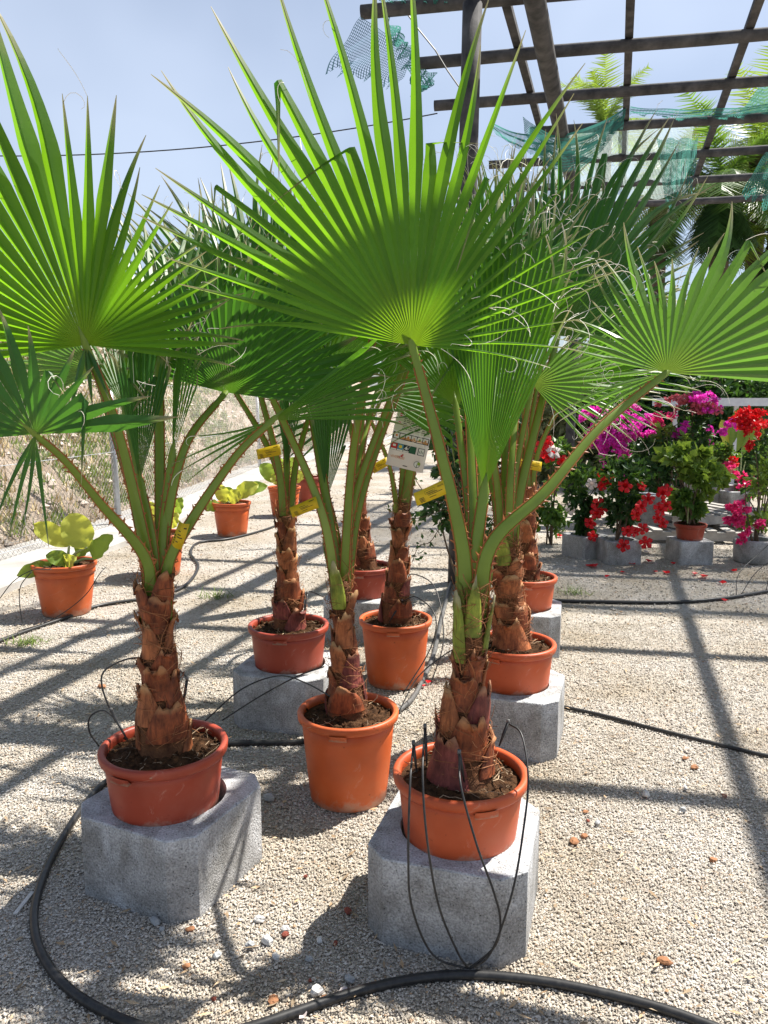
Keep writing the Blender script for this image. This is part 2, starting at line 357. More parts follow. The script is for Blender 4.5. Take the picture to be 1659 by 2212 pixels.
MAT['greengrass'] = leafmat('green_grass', (.14, .20, .045), (.22, .30, .05), tmix=.35, island=.35)
MAT['twig'] = simple('stem_brown', (.10, .07, .045), (.18, .13, .09), rough=.85)
MAT['white'] = simple('white_plastic', (.70, .72, .75), (.6, .62, .66), rough=.4)
# ================================================================ setting
def grid(x0, x1, y0, y1, nx, ny, zf):
    xs = np.linspace(x0, x1, nx); ys = np.linspace(y0, y1, ny); X, Y = np.meshgrid(xs, ys)
    Z = zf(X, Y); v = np.stack([X, Y, Z], -1).reshape(-1, 3)
    i = np.arange(nx*ny).reshape(ny, nx)
    f = np.stack([i[:-1, :-1], i[:-1, 1:], i[1:, 1:], i[1:, :-1]], -1).reshape(-1, 4)
    return v, f
def vnoise(X, Y, s, seed=0):
    return (np.sin(X*s*1.0+seed)*np.cos(Y*s*1.3+seed*2)+.5*np.sin(X*s*2.3+Y*s*1.7+seed)+.35*np.cos(X*s*4.1-Y*s*3.7+seed*3)+.2*np.sin(X*s*9.1+Y*s*8.3))/2.05
gv, gf = grid(-300, 300, -30, 570, 61, 61, lambda X, Y: X*0-.004)
g = mk('ground', gv, gf, MAT['ground'], org=np.zeros(3)); tag(g, 'pale gravel ground of the nursery yard', 'ground', kind='structure')
# --- loose gravel: real grains, denser where one can see them
def gravel():
    octv = np.array([[1, 0, 0], [-1, 0, 0], [0, 1, 0], [0, -1, 0], [0, 0, 1], [0, 0, -1]], float)
    octf = np.array([[0, 2, 4], [2, 1, 4], [1, 3, 4], [3, 0, 4], [2, 0, 5], [1, 2, 5], [3, 1, 5], [0, 3, 5]])
    P = []; Sz = []
    for (y0, y1, dens, s0, s1) in ((1.25, 2.2, 26000, .0017, .0041), (2.2, 3.3, 14500, .002, .0048), (3.3, 5., 4600, .0027, .006), (5., 8., 800, .004, .009), (8., 13., 120, .006, .012)):
        ax = y1*.55+.25; n = int((y1-y0)*2*ax*dens)
        y = nr.uniform(y0, y1, n); x = nr.uniform(-ax, ax, n); P.append(np.stack([x, y], 1)); Sz.append(nr.uniform(s0, s1, n)*nr.choice([1., 1., 1.35], n))
    P = np.concatenate(P); Sz = np.concatenate(Sz); n = len(P)
    sc = Sz[:, None, None]*nr.uniform(.6, 1.3, (n, 1, 3))*np.array([1, 1, .6])
    v = octv[None]*(sc)*nr.uniform(.75, 1.25, (n, 6, 1))
    a = nr.uniform(0, 6.28, n); b = nr.uniform(-.6, .6, n)
    ca, sa = np.cos(a)[:, None], np.sin(a)[:, None]; cb, sb = np.cos(b)[:, None], np.sin(b)[:, None]
    x, y, z = v[..., 0], v[..., 1], v[..., 2]
    y, z = y*cb-z*sb, y*sb+z*cb; x, y = x*ca-y*sa, x*sa+y*ca
    v = np.stack([x+P[:, 0:1], y+P[:, 1:2], z+Sz[:, None]*nr.uniform(-.1, .35, (n, 1))], -1).reshape(-1, 3)
    f = (octf[None]+np.arange(n)[:, None, None]*6).reshape(-1, 3)
    o = mk('gravel', v, f, MAT['grain'], org=np.zeros(3)); tag(o, 'loose beige gravel chips covering the yard', 'gravel', kind='stuff')
gravel()
# --- bank behind the fence
FENCE = [gp(-260, 1345), gp(0, 1226), gp(257, 1141), gp(562, 1012), gp(700, 972), gp(825, 950)]
FENCE = [np.array([p[0], p[1], 0]) for p in FENCE]
FENCE[0] = np.array([-3.75, 4.2, 0]); FENCE[3] = np.array([-2.75, 17.0, 0]); FENCE[4] = np.array([-1.9, 23, 0]); FENCE[5] = np.array([-.3, 31, 0])
FENCE.append(np.array([2.5, 42, 0]))
fx = np.array([p[0] for p in FENCE]); fy = np.array([p[1] for p in FENCE])
def fence_x(Y): return np.interp(Y, fy, fx)
def hillz(X, Y):
    d = fence_x(Y)-.35-X
    h = np.where(d > 0, 3.0*(1-np.exp(-np.maximum(d, 0)/2.6)), 0)+np.maximum(d, 0)*.10
    h = h*np.clip((Y-2)/4, .3, 1)
    return h+(vnoise(X, Y, 1.1, 2)*.10+vnoise(X, Y, 3.3, 5)*.05)*np.clip(d, 0, 1)
xs = np.linspace(0, 1, 70)**1.6; ys = np.linspace(2.5, 70, 150)
hv = []; 
for Y in ys:
    for u in xs:
        X = float(fence_x(Y))-.30-u*26; hv.append((X, Y, float(hillz(np.array(X), np.array(Y)))-.012+(.0 if u > 0 else -.01)))
idx = np.arange(70*150).reshape(150, 70)
hf = np.stack([idx[:-1, :-1], idx[1:, :-1], idx[1:, 1:], idx[:-1, 1:]], -1).reshape(-1, 4)
h = mk('hillside', np.array(hv), hf, MAT['hill'], smooth=True, org=np.zeros(3)); tag(h, 'dry earth bank rising behind the wire fence', 'bank', kind='structure')
# rubble and grass on the bank
def scatter_grass(name, n, mat, ylo, yhi, dlo, dhi, hmin, hmax, label, patch=None):
    vs = []; k = 0
    while k < n:
        Y = ylo+(yhi-ylo)*rng.random()**1.5; d = dlo+(dhi-dlo)*rng.random()**1.3; X = float(fence_x(Y))-.35-d
        if patch and patch(X, Y, d) < rng.random(): 
            k += .2; continue
        z = float(hillz(np.array(X), np.array(Y)))-.02; k += 1
        for b in range(5):
            a = rng.random()*6.28; hh = rng.uniform(hmin, hmax); w = .006+.004*rng.random()+Y*.0004
            lean = rng.uniform(.1, .9)*hh; bx, by = X+rng.uniform(-.07, .07), Y+rng.uniform(-.07, .07)
            dx, dy = math.cos(a)*lean, math.sin(a)*lean; px, py = -math.sin(a)*w, math.cos(a)*w
            vs += [(bx-px, by-py, z), (bx+px, by+py, z), (bx+dx, by+dy, z+hh)]
    v = np.array(vs); f = np.arange(len(v)).reshape(-1, 3)
    tag(mk(name, v, f, mat, org=np.zeros(3)), label, 'grass', kind='stuff')
def gpatch(X, Y, d): return 1. if vnoise(X, Y, .9, 1.) > -.15 and d < 3.2 else .12
scatter_grass('green_weeds', 9000, MAT['greengrass'], 5.5, 26, .1, 4.2, .035, .15, 'green weeds growing at the foot of the bank', gpatch)
scatter_grass('dry_grass', 4500, MAT['drygrass'], 5, 34, .02, 7, .04, .2, 'straw coloured dry grass on the bank')
def rubble():
    n = 2600; v = []; f = []
    for i in range(n):
        Y = 6+28*rng.random()**1.5; d = rng.random()*7; X = float(fence_x(Y))-.4-d; z = float(hillz(np.array(X), np.array(Y))); s = rng.uniform(.02, .075)*(1+Y*.02)
        b = len(v)
        for q in ((1, 0, 0), (-1, 0, 0), (0, 1, 0), (0, -1, 0), (0, 0, 1), (0, 0, -1)):
            v.append((X+q[0]*s*rng.uniform(.6, 1.3), Y+q[1]*s*rng.uniform(.6, 1.3), z+q[2]*s*rng.uniform(.4, .9)))
        f += [(b+a_, b+b_, b+c_) for a_, b_, c_ in ((0, 2, 4), (2, 1, 4), (1, 3, 4), (3, 0, 4), (2, 0, 5), (1, 2, 5), (3, 1, 5), (0, 3, 5))]
    tag(mk('rubble', np.array(v), np.array(f), simple('rubble_stone', (.42, .33, .27), (.62, .55, .48), rough=.9, island=.4), org=np.zeros(3)), 'broken stone strewn over the dry bank', 'rubble', kind='stuff')
rubble()
# kerb under the fence
def offset_strip(off0, off1, z0, z1):
    v = []; f = []
    pts = [p for p in FENCE]
    for i, p in enumerate(pts):
        t = nrm(pts[min(i+1, len(pts)-1)]-pts[max(i-1, 0)]); nx, ny = t[1], -t[0]
        for o_, z in ((off0, z0), (off0, z1), (off1, z1), (off1, z0)): v.append((p[0]+nx*o_, p[1]+ny*o_, z))
    for i in range(len(pts)-1):
        for k in range(3): a = i*4+k; f.append((a, a+1, a+5, a+4))
    f.append((0, 1, 2, 3)); f.append(tuple(len(v)-4+k for k in (3, 2, 1, 0)))
    return v, f
kv, kf = offset_strip(-.36, .62, -.05, .055)
tag(mk('kerb', kv, kf, MAT['kerb'], org=np.zeros(3)), 'pale concrete strip under the wire fence', 'kerb', kind='structure')
# --- chain-link fence
fe = empty('wire_fence', (FENCE[2][0], FENCE[2][1], .055), 'chain-link fence with grey metal posts at the foot of the dry bank', 'fence')
def post(p, h=1.75, r=.036):
    b = MB(); b.tube([(p[0], p[1], .03), (p[0]-.02, p[1], h*.5), (p[0]-.03, p[1], h)], r, 12); b.build('post', MAT['metal'], fe, True)
for p, r in ((FENCE[2], .036), (FENCE[3], .036), (FENCE[5], .036), ((FENCE[3]+FENCE[2])/2+np.array([0.1, 3.8, 0])*0+np.array([0, 40, 0])*0, 0)):
    if r: post(p, r=r)
post((FENCE[0]+FENCE[1])/2*np.array([1, 1, 0])+np.array([-.05, -1., 0]))
def chain():
    seg = []; 
    for i in range(len(FENCE)-1):
        a, b = FENCE[i], FENCE[i+1]; seg.append((a, b, np.linalg.norm(b-a)))
    tot = sum(s_[2] for s_ in seg)
    def pt(u, z):
        for a, b, l in seg:
            if u <= l: return (a[0]+(b[0]-a[0])*u/l, a[1]+(b[1]-a[1])*u/l, z)
            u -= l
        a, b, l = seg[-1]; return (b[0], b[1], z)
    v = []; f = []
    H0, H1 = .06, 1.72
    def strip(p, q, w):
        p, q = np.array(p), np.array(q); t = nrm(q-p); s1 = nrm(np.cross(t, (0, 0, 1.)))*w; s2 = np.cross(t, nrm(s1))*w
        b = len(v)
        for c in (p, q):
            v.append(c+s1); v.append(c-s1*.5+s2*.87); v.append(c-s1*.5-s2*.87)
        for k in range(3): f.append((b+k, b+(k+1) % 3, b+3+(k+1) % 3, b+3+k))
    u = -1.7
    while u < 30:
        st = .075 if u < 14 else .11
        w = .0018+max(0, u-2)*.00008
        for sgn in (1, -1):
            n = 5; prev = None
            u0 = u if sgn > 0 else u+(H1-H0)
            for k in range(n+1):
                z = H0+(H1-H0)*k/n; uu = u0+sgn*(z-H0)
                p = pt(uu, z) if uu >= 0 else None
                if p is not None and prev is not None: strip(prev, p, w)
                prev = p
        u += st
    mk('wire_mesh', np.array(v), np.array(f), MAT['wire'], fe)
    for z in (.12, .9, 1.7):
        b = MB(); b.tube([(p[0], p[1], z+.01*math.sin(i*3)) for i, p in enumerate(FENCE)], .0028, 4); b.build('tension_wire', MAT['metal'], fe)
chain()

# ================================================================ pergola
PZ = 4.60
pg = empty('pergola', (.6, 6.2, 0), 'tall weathered log pergola frame over the yard with torn green net', 'pergola')
def log(p, q, r, name='beam', n=12, taper=.93):
    b = MB(); P = [np.array(p)+(np.array(q)-np.array(p))*t for t in np.linspace(0, 1, 7)]
    P = [c+np.array([0, 0, rng.uniform(-.008, .008)]) for c in P]
    b.tube(P, [r*(1-(1-taper)*t) for t in np.linspace(0, 1, 7)], n, jit=.05); return b.build(name, MAT['wood'], pg, True)
pdir = nrm([.98, -.185, 0]); ldir = nrm([.285, .958, 0])
base0 = np.array([.6, 6.62, PZ])
offs = [(-4.4, -2.2), (-3.2, -2.0), (-1.68, -1.2), (0, -.80), (.97, -.63), (1.98, -.65), (2.98, .25), (4.12, -.4), (5.3, -.5), (6.5, -.4)]
for i, (dy, xl) in enumerate(offs):
    c = base0+np.array([.29*dy, dy, 0]); p = c+pdir*xl; q = c+pdir*7.2
    log(p, q, .054, 'purlin')
for s_, x0, r in ((0, 0., .085),):
    pp = np.array([.55, 4.3, PZ-.15]); log(pp-ldir*.4, pp+ldir*9.2, r, 'girder')
pp = np.array([.55+5.9, 3.0, PZ-.15]); log(pp, pp+ldir*10, .085, 'girder')
for x0, y0 in ((.93, 4.0), (1.94, 3.0), (2.98, 3.0), (4.78, 3.0), (5.9, 3.0)):
    p = np.array([x0+ldir[0]/ldir[1]*(y0-6.56), y0, PZ+.085]); q = p+ldir*9.5
    b = MB(); w = .036
    sd = nrm(np.cross(ldir, (0, 0, 1)))
    vs = [p-sd*w+np.array([0, 0, -.028]), p+sd*w+np.array([0, 0, -.028]), p+sd*w+np.array([0, 0, .028]), p-sd*w+np.array([0, 0, .028])]
    vs += [v_+(q-p) for v_ in vs]
    b.add(vs, [(0, 1, 2, 3), (7, 6, 5, 4), (0, 4, 5, 1), (1, 5, 6, 2), (2, 6, 7, 3), (3, 7, 4, 0)]); b.build('rafter', MAT['wood'], pg)
log((.60, 6.17, -.1), (.655, 6.17, PZ-.21), .078, 'post')
for px, py in ((3.1, 12.85), (6.45, 3.2), (9.0, 12.0)):
    log((px, py, -.1), (px, py, PZ-.2), .078, 'post')
# shade net remnants
def netmat(name, c, dens):
    m, t, p, o = newmat(name); lk = t.links.new
    u = nd(t, 'ShaderNodeUVMap'); sx = nd(t, 'ShaderNodeSeparateXYZ'); lk(u.outputs[0], sx.inputs[0]); outs = []
    for ax, sc in (('X', 70), ('Y', 45)):
        mu = nd(t, 'ShaderNodeMath', operation='MULTIPLY', i_1=sc); lk(sx.outputs[ax], mu.inputs[0])
        fr = nd(t, 'ShaderNodeMath', operation='FRACT'); lk(mu.outputs[0], fr.inputs[0])
        lt = nd(t, 'ShaderNodeMath', operation='LESS_THAN', i_1=dens if ax == 'X' else dens*.7); lk(fr.outputs[0], lt.inputs[0]); outs.append(lt)
    mxn = nd(t, 'ShaderNodeMath', operation='MAXIMUM'); lk(outs[0].outputs[0], mxn.inputs[0]); lk(outs[1].outputs[0], mxn.inputs[1])
    nn = nd(t, 'ShaderNodeTexNoise', i_Scale=5, i_Detail=4); lk(u.outputs[0], nn.inputs['Vector'])
    rp = ramp(t, [(.30, (0, 0, 0)), (.36, (1, 1, 1))]); lk(nn.outputs['Fac'], rp.inputs[0])
    al = nd(t, 'ShaderNodeMath', operation='MULTIPLY'); lk(mxn.outputs[0], al.inputs[0]); lk(rp.outputs[0], al.inputs[1])
    df = nd(t, 'ShaderNodeBsdfDiffuse'); df.inputs[0].default_value = (*c, 1); tl = nd(t, 'ShaderNodeBsdfTranslucent'); tl.inputs[0].default_value = (*c, 1)
    m1 = nd(t, 'ShaderNodeMixShader', i_0=.5); lk(df.outputs[0], m1.inputs[1]); lk(tl.outputs[0], m1.inputs[2])
    tp = nd(t, 'ShaderNodeBsdfTransparent'); ms = nd(t, 'ShaderNodeMixShader'); lk(al.outputs[0], ms.inputs[0]); lk(tp.outputs[0], ms.inputs[1]); lk(m1.outputs[0], ms.inputs[2])
    lk(ms.outputs[0], o.inputs['Surface']); return m
MAT['net_blue'] = netmat('net_bluegreen', (.10, .20, .25), .30)
MAT['net_green'] = netmat('net_green', (.07, .235, .20), .46)
MAT['net_pale'] = netmat('net_pale', (.46, .56, .54), .34)
def net(name, quad, mat, label, nx=26, ny=18, fold=.05, ragged=.0, sag=0., fold_n=5, seed=1.):
    """cloth between four corners (top-left, top-right, bottom-right, bottom-left), with folds and a ragged lower edge"""
    A, B, C_, D = [np.asarray(q, float) for q in quad]; v = []; uv = []
    n = nrm(np.cross(B-A, D-A)); wd = np.linalg.norm(B-A); ht = np.linalg.norm(D-A)
    for j in range(ny+1):
        t = j/ny
        for i in range(nx+1):
            s_ = i/nx; rag = 1-ragged*(t**2)*(.5+.5*math.sin(i*2.7+seed)*math.cos(i*1.3+seed*3))
            tt = t*rag
            p = (A*(1-s_)+B*s_)*(1-tt)+(D*(1-s_)+C_*s_)*tt
            p = p+n*fold*math.sin(s_*6.28*fold_n+seed+2*t)*(.25+t)+n*fold*.5*math.sin(s_*17+t*9+seed)
            p[2] -= sag*4*s_*(1-s_)*(.6+.4*t)
            v.append(p); uv.append((s_*wd, tt*ht))
    f = [(j*(nx+1)+i, j*(nx+1)+i+1, (j+1)*(nx+1)+i+1, (j+1)*(nx+1)+i) for j in range(ny) for i in range(nx)]
    o = mk(name, v, f, mat, None, True, uv=uv); tag(o, label, 'net'); return o
net('shade_net', [atY(782, 38, 6.65), atY(905, 120, 7.3), atY(850, 205, 7.1), atY(700, 165, 6.7)], MAT['net_blue'],
    'frayed blue-green net rag blowing out from the log end', fold=.035, ragged=.35, fold_n=3)
net('shade_net', [atY(825, 30, 6.7), atY(905, 118, 7.4), atY(885, 150, 7.35), atY(850, 75, 6.8)], MAT['net_green'],
    'twisted green net strip tied along the frayed rag', nx=18, ny=10, fold=.05, fold_n=4, seed=3)
net('shade_net', [atY(882, 140, 7.5), atY(945, 160, 7.9), atY(925, 195, 7.9), atY(895, 215, 7.6)], MAT['net_green'],
    'small green net scrap hanging below the purlin end', nx=14, ny=10, fold=.05, ragged=.4, seed=2)
net('shade_net', [atY(812, -2, 6.72), atY(968, -10, 6.6), atY(968, 12, 6.6), atY(835, 12, 6.7)], MAT['net_green'],
    'green net bundled on top of the nearest purlin', nx=24, ny=8, fold=.04, fold_n=6, seed=4)
net('shade_net', [atY(1060, 265, 9.1), atY(1352, 232, 9.0), atY(1345, 285, 9.0), atY(1065, 280, 9.1)], MAT['net_green'],
    'dark green net sagging in a swag between two rafters', nx=34, ny=12, fold=.035, sag=.34, fold_n=2, seed=5, ragged=.5)
net('shade_net', [atY(1130, 250, 9.0), atY(1352, 232, 8.95), atY(1350, 250, 8.95), atY(1135, 300, 9.0)], MAT['net_green'],
    'rolled green net rope slung beside the rafter', nx=30, ny=8, fold=.03, sag=.46, fold_n=2, seed=8)
net('shade_net', [atY(1362, 230, 8.95), atY(1659, 225, 8.7), atY(1700, 245, 8.7), atY(1362, 250, 8.95)], MAT['net_green'],
    'green net bunched along the top of the purlin', nx=34, ny=8, fold=.025, sag=.07, fold_n=3, seed=6, ragged=.6)
net('shade_net', [gp(1180, 275, PZ+.03), gp(1500, 262, PZ+.03), gp(1480, 420, PZ-.02), gp(1150, 440, PZ-.02)], MAT['net_pale'],
    'pale worn net stretched over the far purlins', nx=30, ny=24, fold=.03, fold_n=4, seed=7)
net('shade_net', [atY(1420, 300, 9.6), atY(1510, 300, 9.6), atY(1490, 420, 10.3), atY(1440, 470, 10.3)], MAT['net_green'],
    'thin green net piece hanging between far purlins', nx=16, ny=18, fold=.06, ragged=.3, seed=9)
net('shade_net', [atY(1650, 335, 10.), atY(1720, 320, 9.9), atY(1720, 500, 9.9), atY(1590, 440, 10.)], MAT['net_green'],
    'large teal net torn loose and hanging off the purlin end', nx=18, ny=20, fold=.10, ragged=.4, fold_n=3, seed=10)
net('shade_net', [(4.1, 9.6, PZ+.12), (8.0, 8.9, PZ+.12), (7.2, 6.3, PZ+.12), (3.6, 6.95, PZ+.12)], MAT['net_green'],  # out-of-view net, added to shade the ground around the flower planters
    'unseen green net added over the roof to shade the flowering plants', nx=40, ny=26, fold=.03, fold_n=7, seed=12)
# overhead cable
b = MB(); a_, c_ = atY(60, 337, 9.0), atY(945, 245, 8.75)
b.tube([a_*(1-t)+c_*t-np.array([0, 0, .10*4*t*(1-t)]) for t in np.linspace(-.6, 1, 26)], .007, 5)
tag(b.build('overhead_cable', MAT['hose']), 'thin twisted cable running through the sky to the pergola', 'cable')
b = MB(); b.tube([atY(x, y, 7.3) for x, y in ((878, 28), (905, 65), (940, 108), (965, 150), (1000, 200))], .007, 5)
tag(b.build('twisted_rope', MAT['net_green'] if False else MAT['hose']), 'short twisted rope hanging between the first purlins', 'rope')
# ================================================================ blocks, pots
def block(x, y, rot, label, side=.44, cham=.062, h=.25, hole=.161, group='concrete planter blocks'):
    hs = side/2; c = cham
    octo = [(-hs+c, -hs), (hs-c, -hs), (hs, -hs+c), (hs, hs-c), (hs-c, hs), (-hs+c, hs), (-hs, hs-c), (-hs, -hs+c)]
    angs = sorted([math.atan2(q[1], q[0]) for q in octo]+[math.atan2(q[1], q[0])+.03 for q in octo]+[2*math.pi*k/40-math.pi+.01 for k in range(40)])
    def bound(a):
        dx, dy = math.cos(a), math.sin(a); best = 9
        for i in range(8):
            p, q = octo[i], octo[(i+1) % 8]; ex, ey = q[0]-p[0], q[1]-p[1]; den = dx*ey-dy*ex
            if abs(den) < 1e-9: continue
            t = (p[0]*ey-p[1]*ex)/den; u = (p[0]*dy-p[1]*dx)/den
            if t > 0 and -1e-6 <= u <= 1+1e-6: best = min(best, t)
        return best
    n = len(angs); v = []; f = []
    ca, sa = math.cos(rot), math.sin(rot)
    def ring(fn, z):
        for a in angs:
            r = fn(a); X, Y = r*math.cos(a), r*math.sin(a); v.append((x+X*ca-Y*sa, y+X*sa+Y*ca, z))
    chip = [(.012 if rng.random() < .10 else 0.) for _ in angs]; ck = {a: c_ for a, c_ in zip(angs, chip)}
    ring(lambda a: bound(a), -.01); ring(lambda a: bound(a), .006); ring(lambda a: bound(a), h*.5)
    ring(lambda a: bound(a)-ck[a]*.15, h-.004); ring(lambda a: bound(a)-.0035-ck[a]*.6, h)
    ring(lambda a: hole+.004, h); ring(lambda a: hole, h-.01); ring(lambda a: hole-.01, .06)
    for i in range(7):
        for k in range(n): f.append((i*n+k, i*n+(k+1) % n, (i+1)*n+(k+1) % n, (i+1)*n+k))
    f.append(tuple(range(7*n, 8*n))); f.append(tuple(range(n-1, -1, -1)))
    return tag(mk('concrete_block', v, f, MAT['block'], org=np.array([x, y, 0.])), label, 'block', group)
def pot(x, y, z0, h, rr, rb, label, mat='pot', soil_d=.03, group='terracotta plastic pots', collar=0., roots=26, lip=.028, name='plant_pot', tabs=True):
    e = empty(name, (x, y, z0), label, 'pot', group)
    b = MB(); rt = rr-.014
    prof = [(rb-.006, 0), (rb, .006)]
    nseg = 6
    for i in range(1, nseg+1):
        t = i/nseg; prof.append((rb+(rt-rb)*(t**.9), .006+(h-lip-.006)*t))
    if collar: prof[-1:] = [(rt-.010, h-lip-collar), (rt+.002, h-lip-collar+.004), (rt+.003, h-lip)]
    prof += [(rt-.004, h-lip+.001), (rt-.006, h-.04), (rt-.01, h-soil_d-.03)]
    b.lathe(prof, (x, y, z0), 56, True); b.build('pot_body', MAT[mat], e, True)
    b = MB(); q = lip
    b.lathe([(rt-.001, h-q-.004), (rr-.004, h-q-.002), (rr, h-q+.004), (rr+.002, h-.006), (rr-.001, h), (rr-.012, h+.001), (rr-.019, h-.004), (rr-.021, h-.02), (rt-.006, h-q-.004)], (x, y, z0), 56)
    if tabs:                                     # the two grip tabs moulded under the rim
        a0 = rng.uniform(-2.2, -1.0)
        for a in (a0, a0+math.pi):
            vs = []
            for k in range(7):
                t = a-.17+.34*k/6
                for r_, z_ in ((rr-.013, h-q-.016), (rr+.0035, h-q-.016), (rr+.0045, h-q+.003)): vs.append((x+r_*math.cos(t), y+r_*math.sin(t), z0+z_))
            fs = []
            for k in range(6):
                for j in range(2): fs.append((k*3+j, k*3+j+1, k*3+j+4, k*3+j+3))
            fs += [(0, 2, 1), (18, 19, 20)]
            b.add(vs, fs)
    b.build('rim', MAT[mat], e, True)
    # soil: lumpy disc
    v = [(x, y, z0+h-soil_d+.02)]; f = []; NR, NA = 12, 40; R0 = rr-.018
    for j in range(1, NR+1):
        for k in range(NA):
            t = 2*math.pi*k/NA; r = R0*j/NR
            zz = h-soil_d+.02*(1-(j/NR)**2)+rng.uniform(-.006, .008)*(1 if j < NR else .4)
            v.append((x+r*math.cos(t), y+r*math.sin(t), z0+zz))
    for k in range(NA): f.append((0, 1+k, 1+(k+1) % NA))
    for j in range(NR-1):
        for k in range(NA): a = 1+j*NA+k; c = 1+j*NA+(k+1) % NA; f.append((a, a+NA, c+NA, c))
    s = mk('soil', v, f, MAT['soil'], e, False)
    b = MB()
    for i in range(roots):
        a = rng.random()*6.28; r = R0*(.35+.6*rng.random()); p = np.array([x+r*math.cos(a), y+r*math.sin(a), z0+h-soil_d+.012]); d = rng.random()*6.28; l = rng.uniform(.02, .07); pts = [p]
        for k in range(4):
            d += rng.uniform(-.8, .8); p = p+np.array([math.cos(d)*l/4, math.sin(d)*l/4, rng.uniform(-.004, .008)]); pts.append(p)
        b.tube(pts, rng.uniform(.0007, .0014), 3, False)
    for i in range(60):
        a = rng.random()*6.28; r = R0*rng.random()**.5*.97; s_ = rng.uniform(.003, .009); c = np.array([x+r*math.cos(a), y+r*math.sin(a), z0+h-soil_d+.012+.015*(1-(r/R0)**2)])
        b2v = [c+np.array(q)*s_*rng.uniform(.6, 1.2) for q in ((1, 0, 0), (-1, 0, 0), (0, 1, 0), (0, -1, 0), (0, 0, 1), (0, 0, -1))]
        CR.append((s, b2v))
    if roots: tag(b.build('root_fibres', MAT['root'], s), kind='stuff')
    return e
CR = []
def flush_crumbs():
    by = {}
    for s, vs in CR: by.setdefault(s.name, (s, MB()))[1].add(vs, [(0, 2, 4), (2, 1, 4), (1, 3, 4), (3, 0, 4), (2, 0, 5), (1, 2, 5), (3, 1, 5), (0, 3, 5)])
    for s, b in by.values(): tag(b.build('soil_crumbs', MAT['soil'], s), kind='stuff')
POTS = {'A': (-.672, 2.226, .232, .198, .19, .158), 'B': (-.133, 2.72, 0., .335, .186, .143), 'C': (.217, 2.058, .232, .198, .19, .158), 'D': (-.447, 3.49, .232, .205, .187, .157),
        'E': (-.132, 4.80, .232, .205, .187, .157), 'F': (.06, 3.91, 0., .345, .19, .145), 'G': (.56, 3.237, .232, .198, .187, .157), 'H': (.85, 4.52, .232, .2, .187, .157)}
block(-.66, 2.255, R(-25), 'concrete block under the pot whose palm has a thorny stalk drooping towards the fence')
block(.212, 2.073, R(-17), 'concrete block with four thin black tubes hanging down its front')
block(-.441, 3.485, R(-15), 'concrete block with two drip tubes arching across its mossy front')
block(-.132, 4.80, R(-12), 'concrete block behind the two tall pots standing on the gravel')
block(.556, 3.233, R(-18), 'concrete block where a black hose runs off over the open gravel')
block(.84, 4.50, R(-14), 'last concrete block of the row, beside the flowering planters')
potlab = {'A': 'low brick-red pot on the block ringed by a curving black hose', 'B': 'tall orange pot standing on gravel between the two front blocks', 'C': 'low orange pot with four black drip stakes round its palm',
          'D': 'low brick-red pot in full shade on the block crossed by drip tubes', 'E': 'low red pot with dark soil, on the block behind the tall pots', 'F': 'tall orange pot standing on gravel beside the grey hose',
          'G': 'low orange pot with the stoutest, most fibrous palm trunk', 'H': 'low orange pot on the last block before the flowering plants'}
for k, (x, y, z0, h, rr, rb) in POTS.items():
    pot(x, y, z0, h, rr, rb, potlab[k], mat={'A': 'pot_red', 'D': 'pot_red', 'E': 'pot_red'}.get(k, 'pot_orange' if k in 'BF' else 'pot'), roots=46)

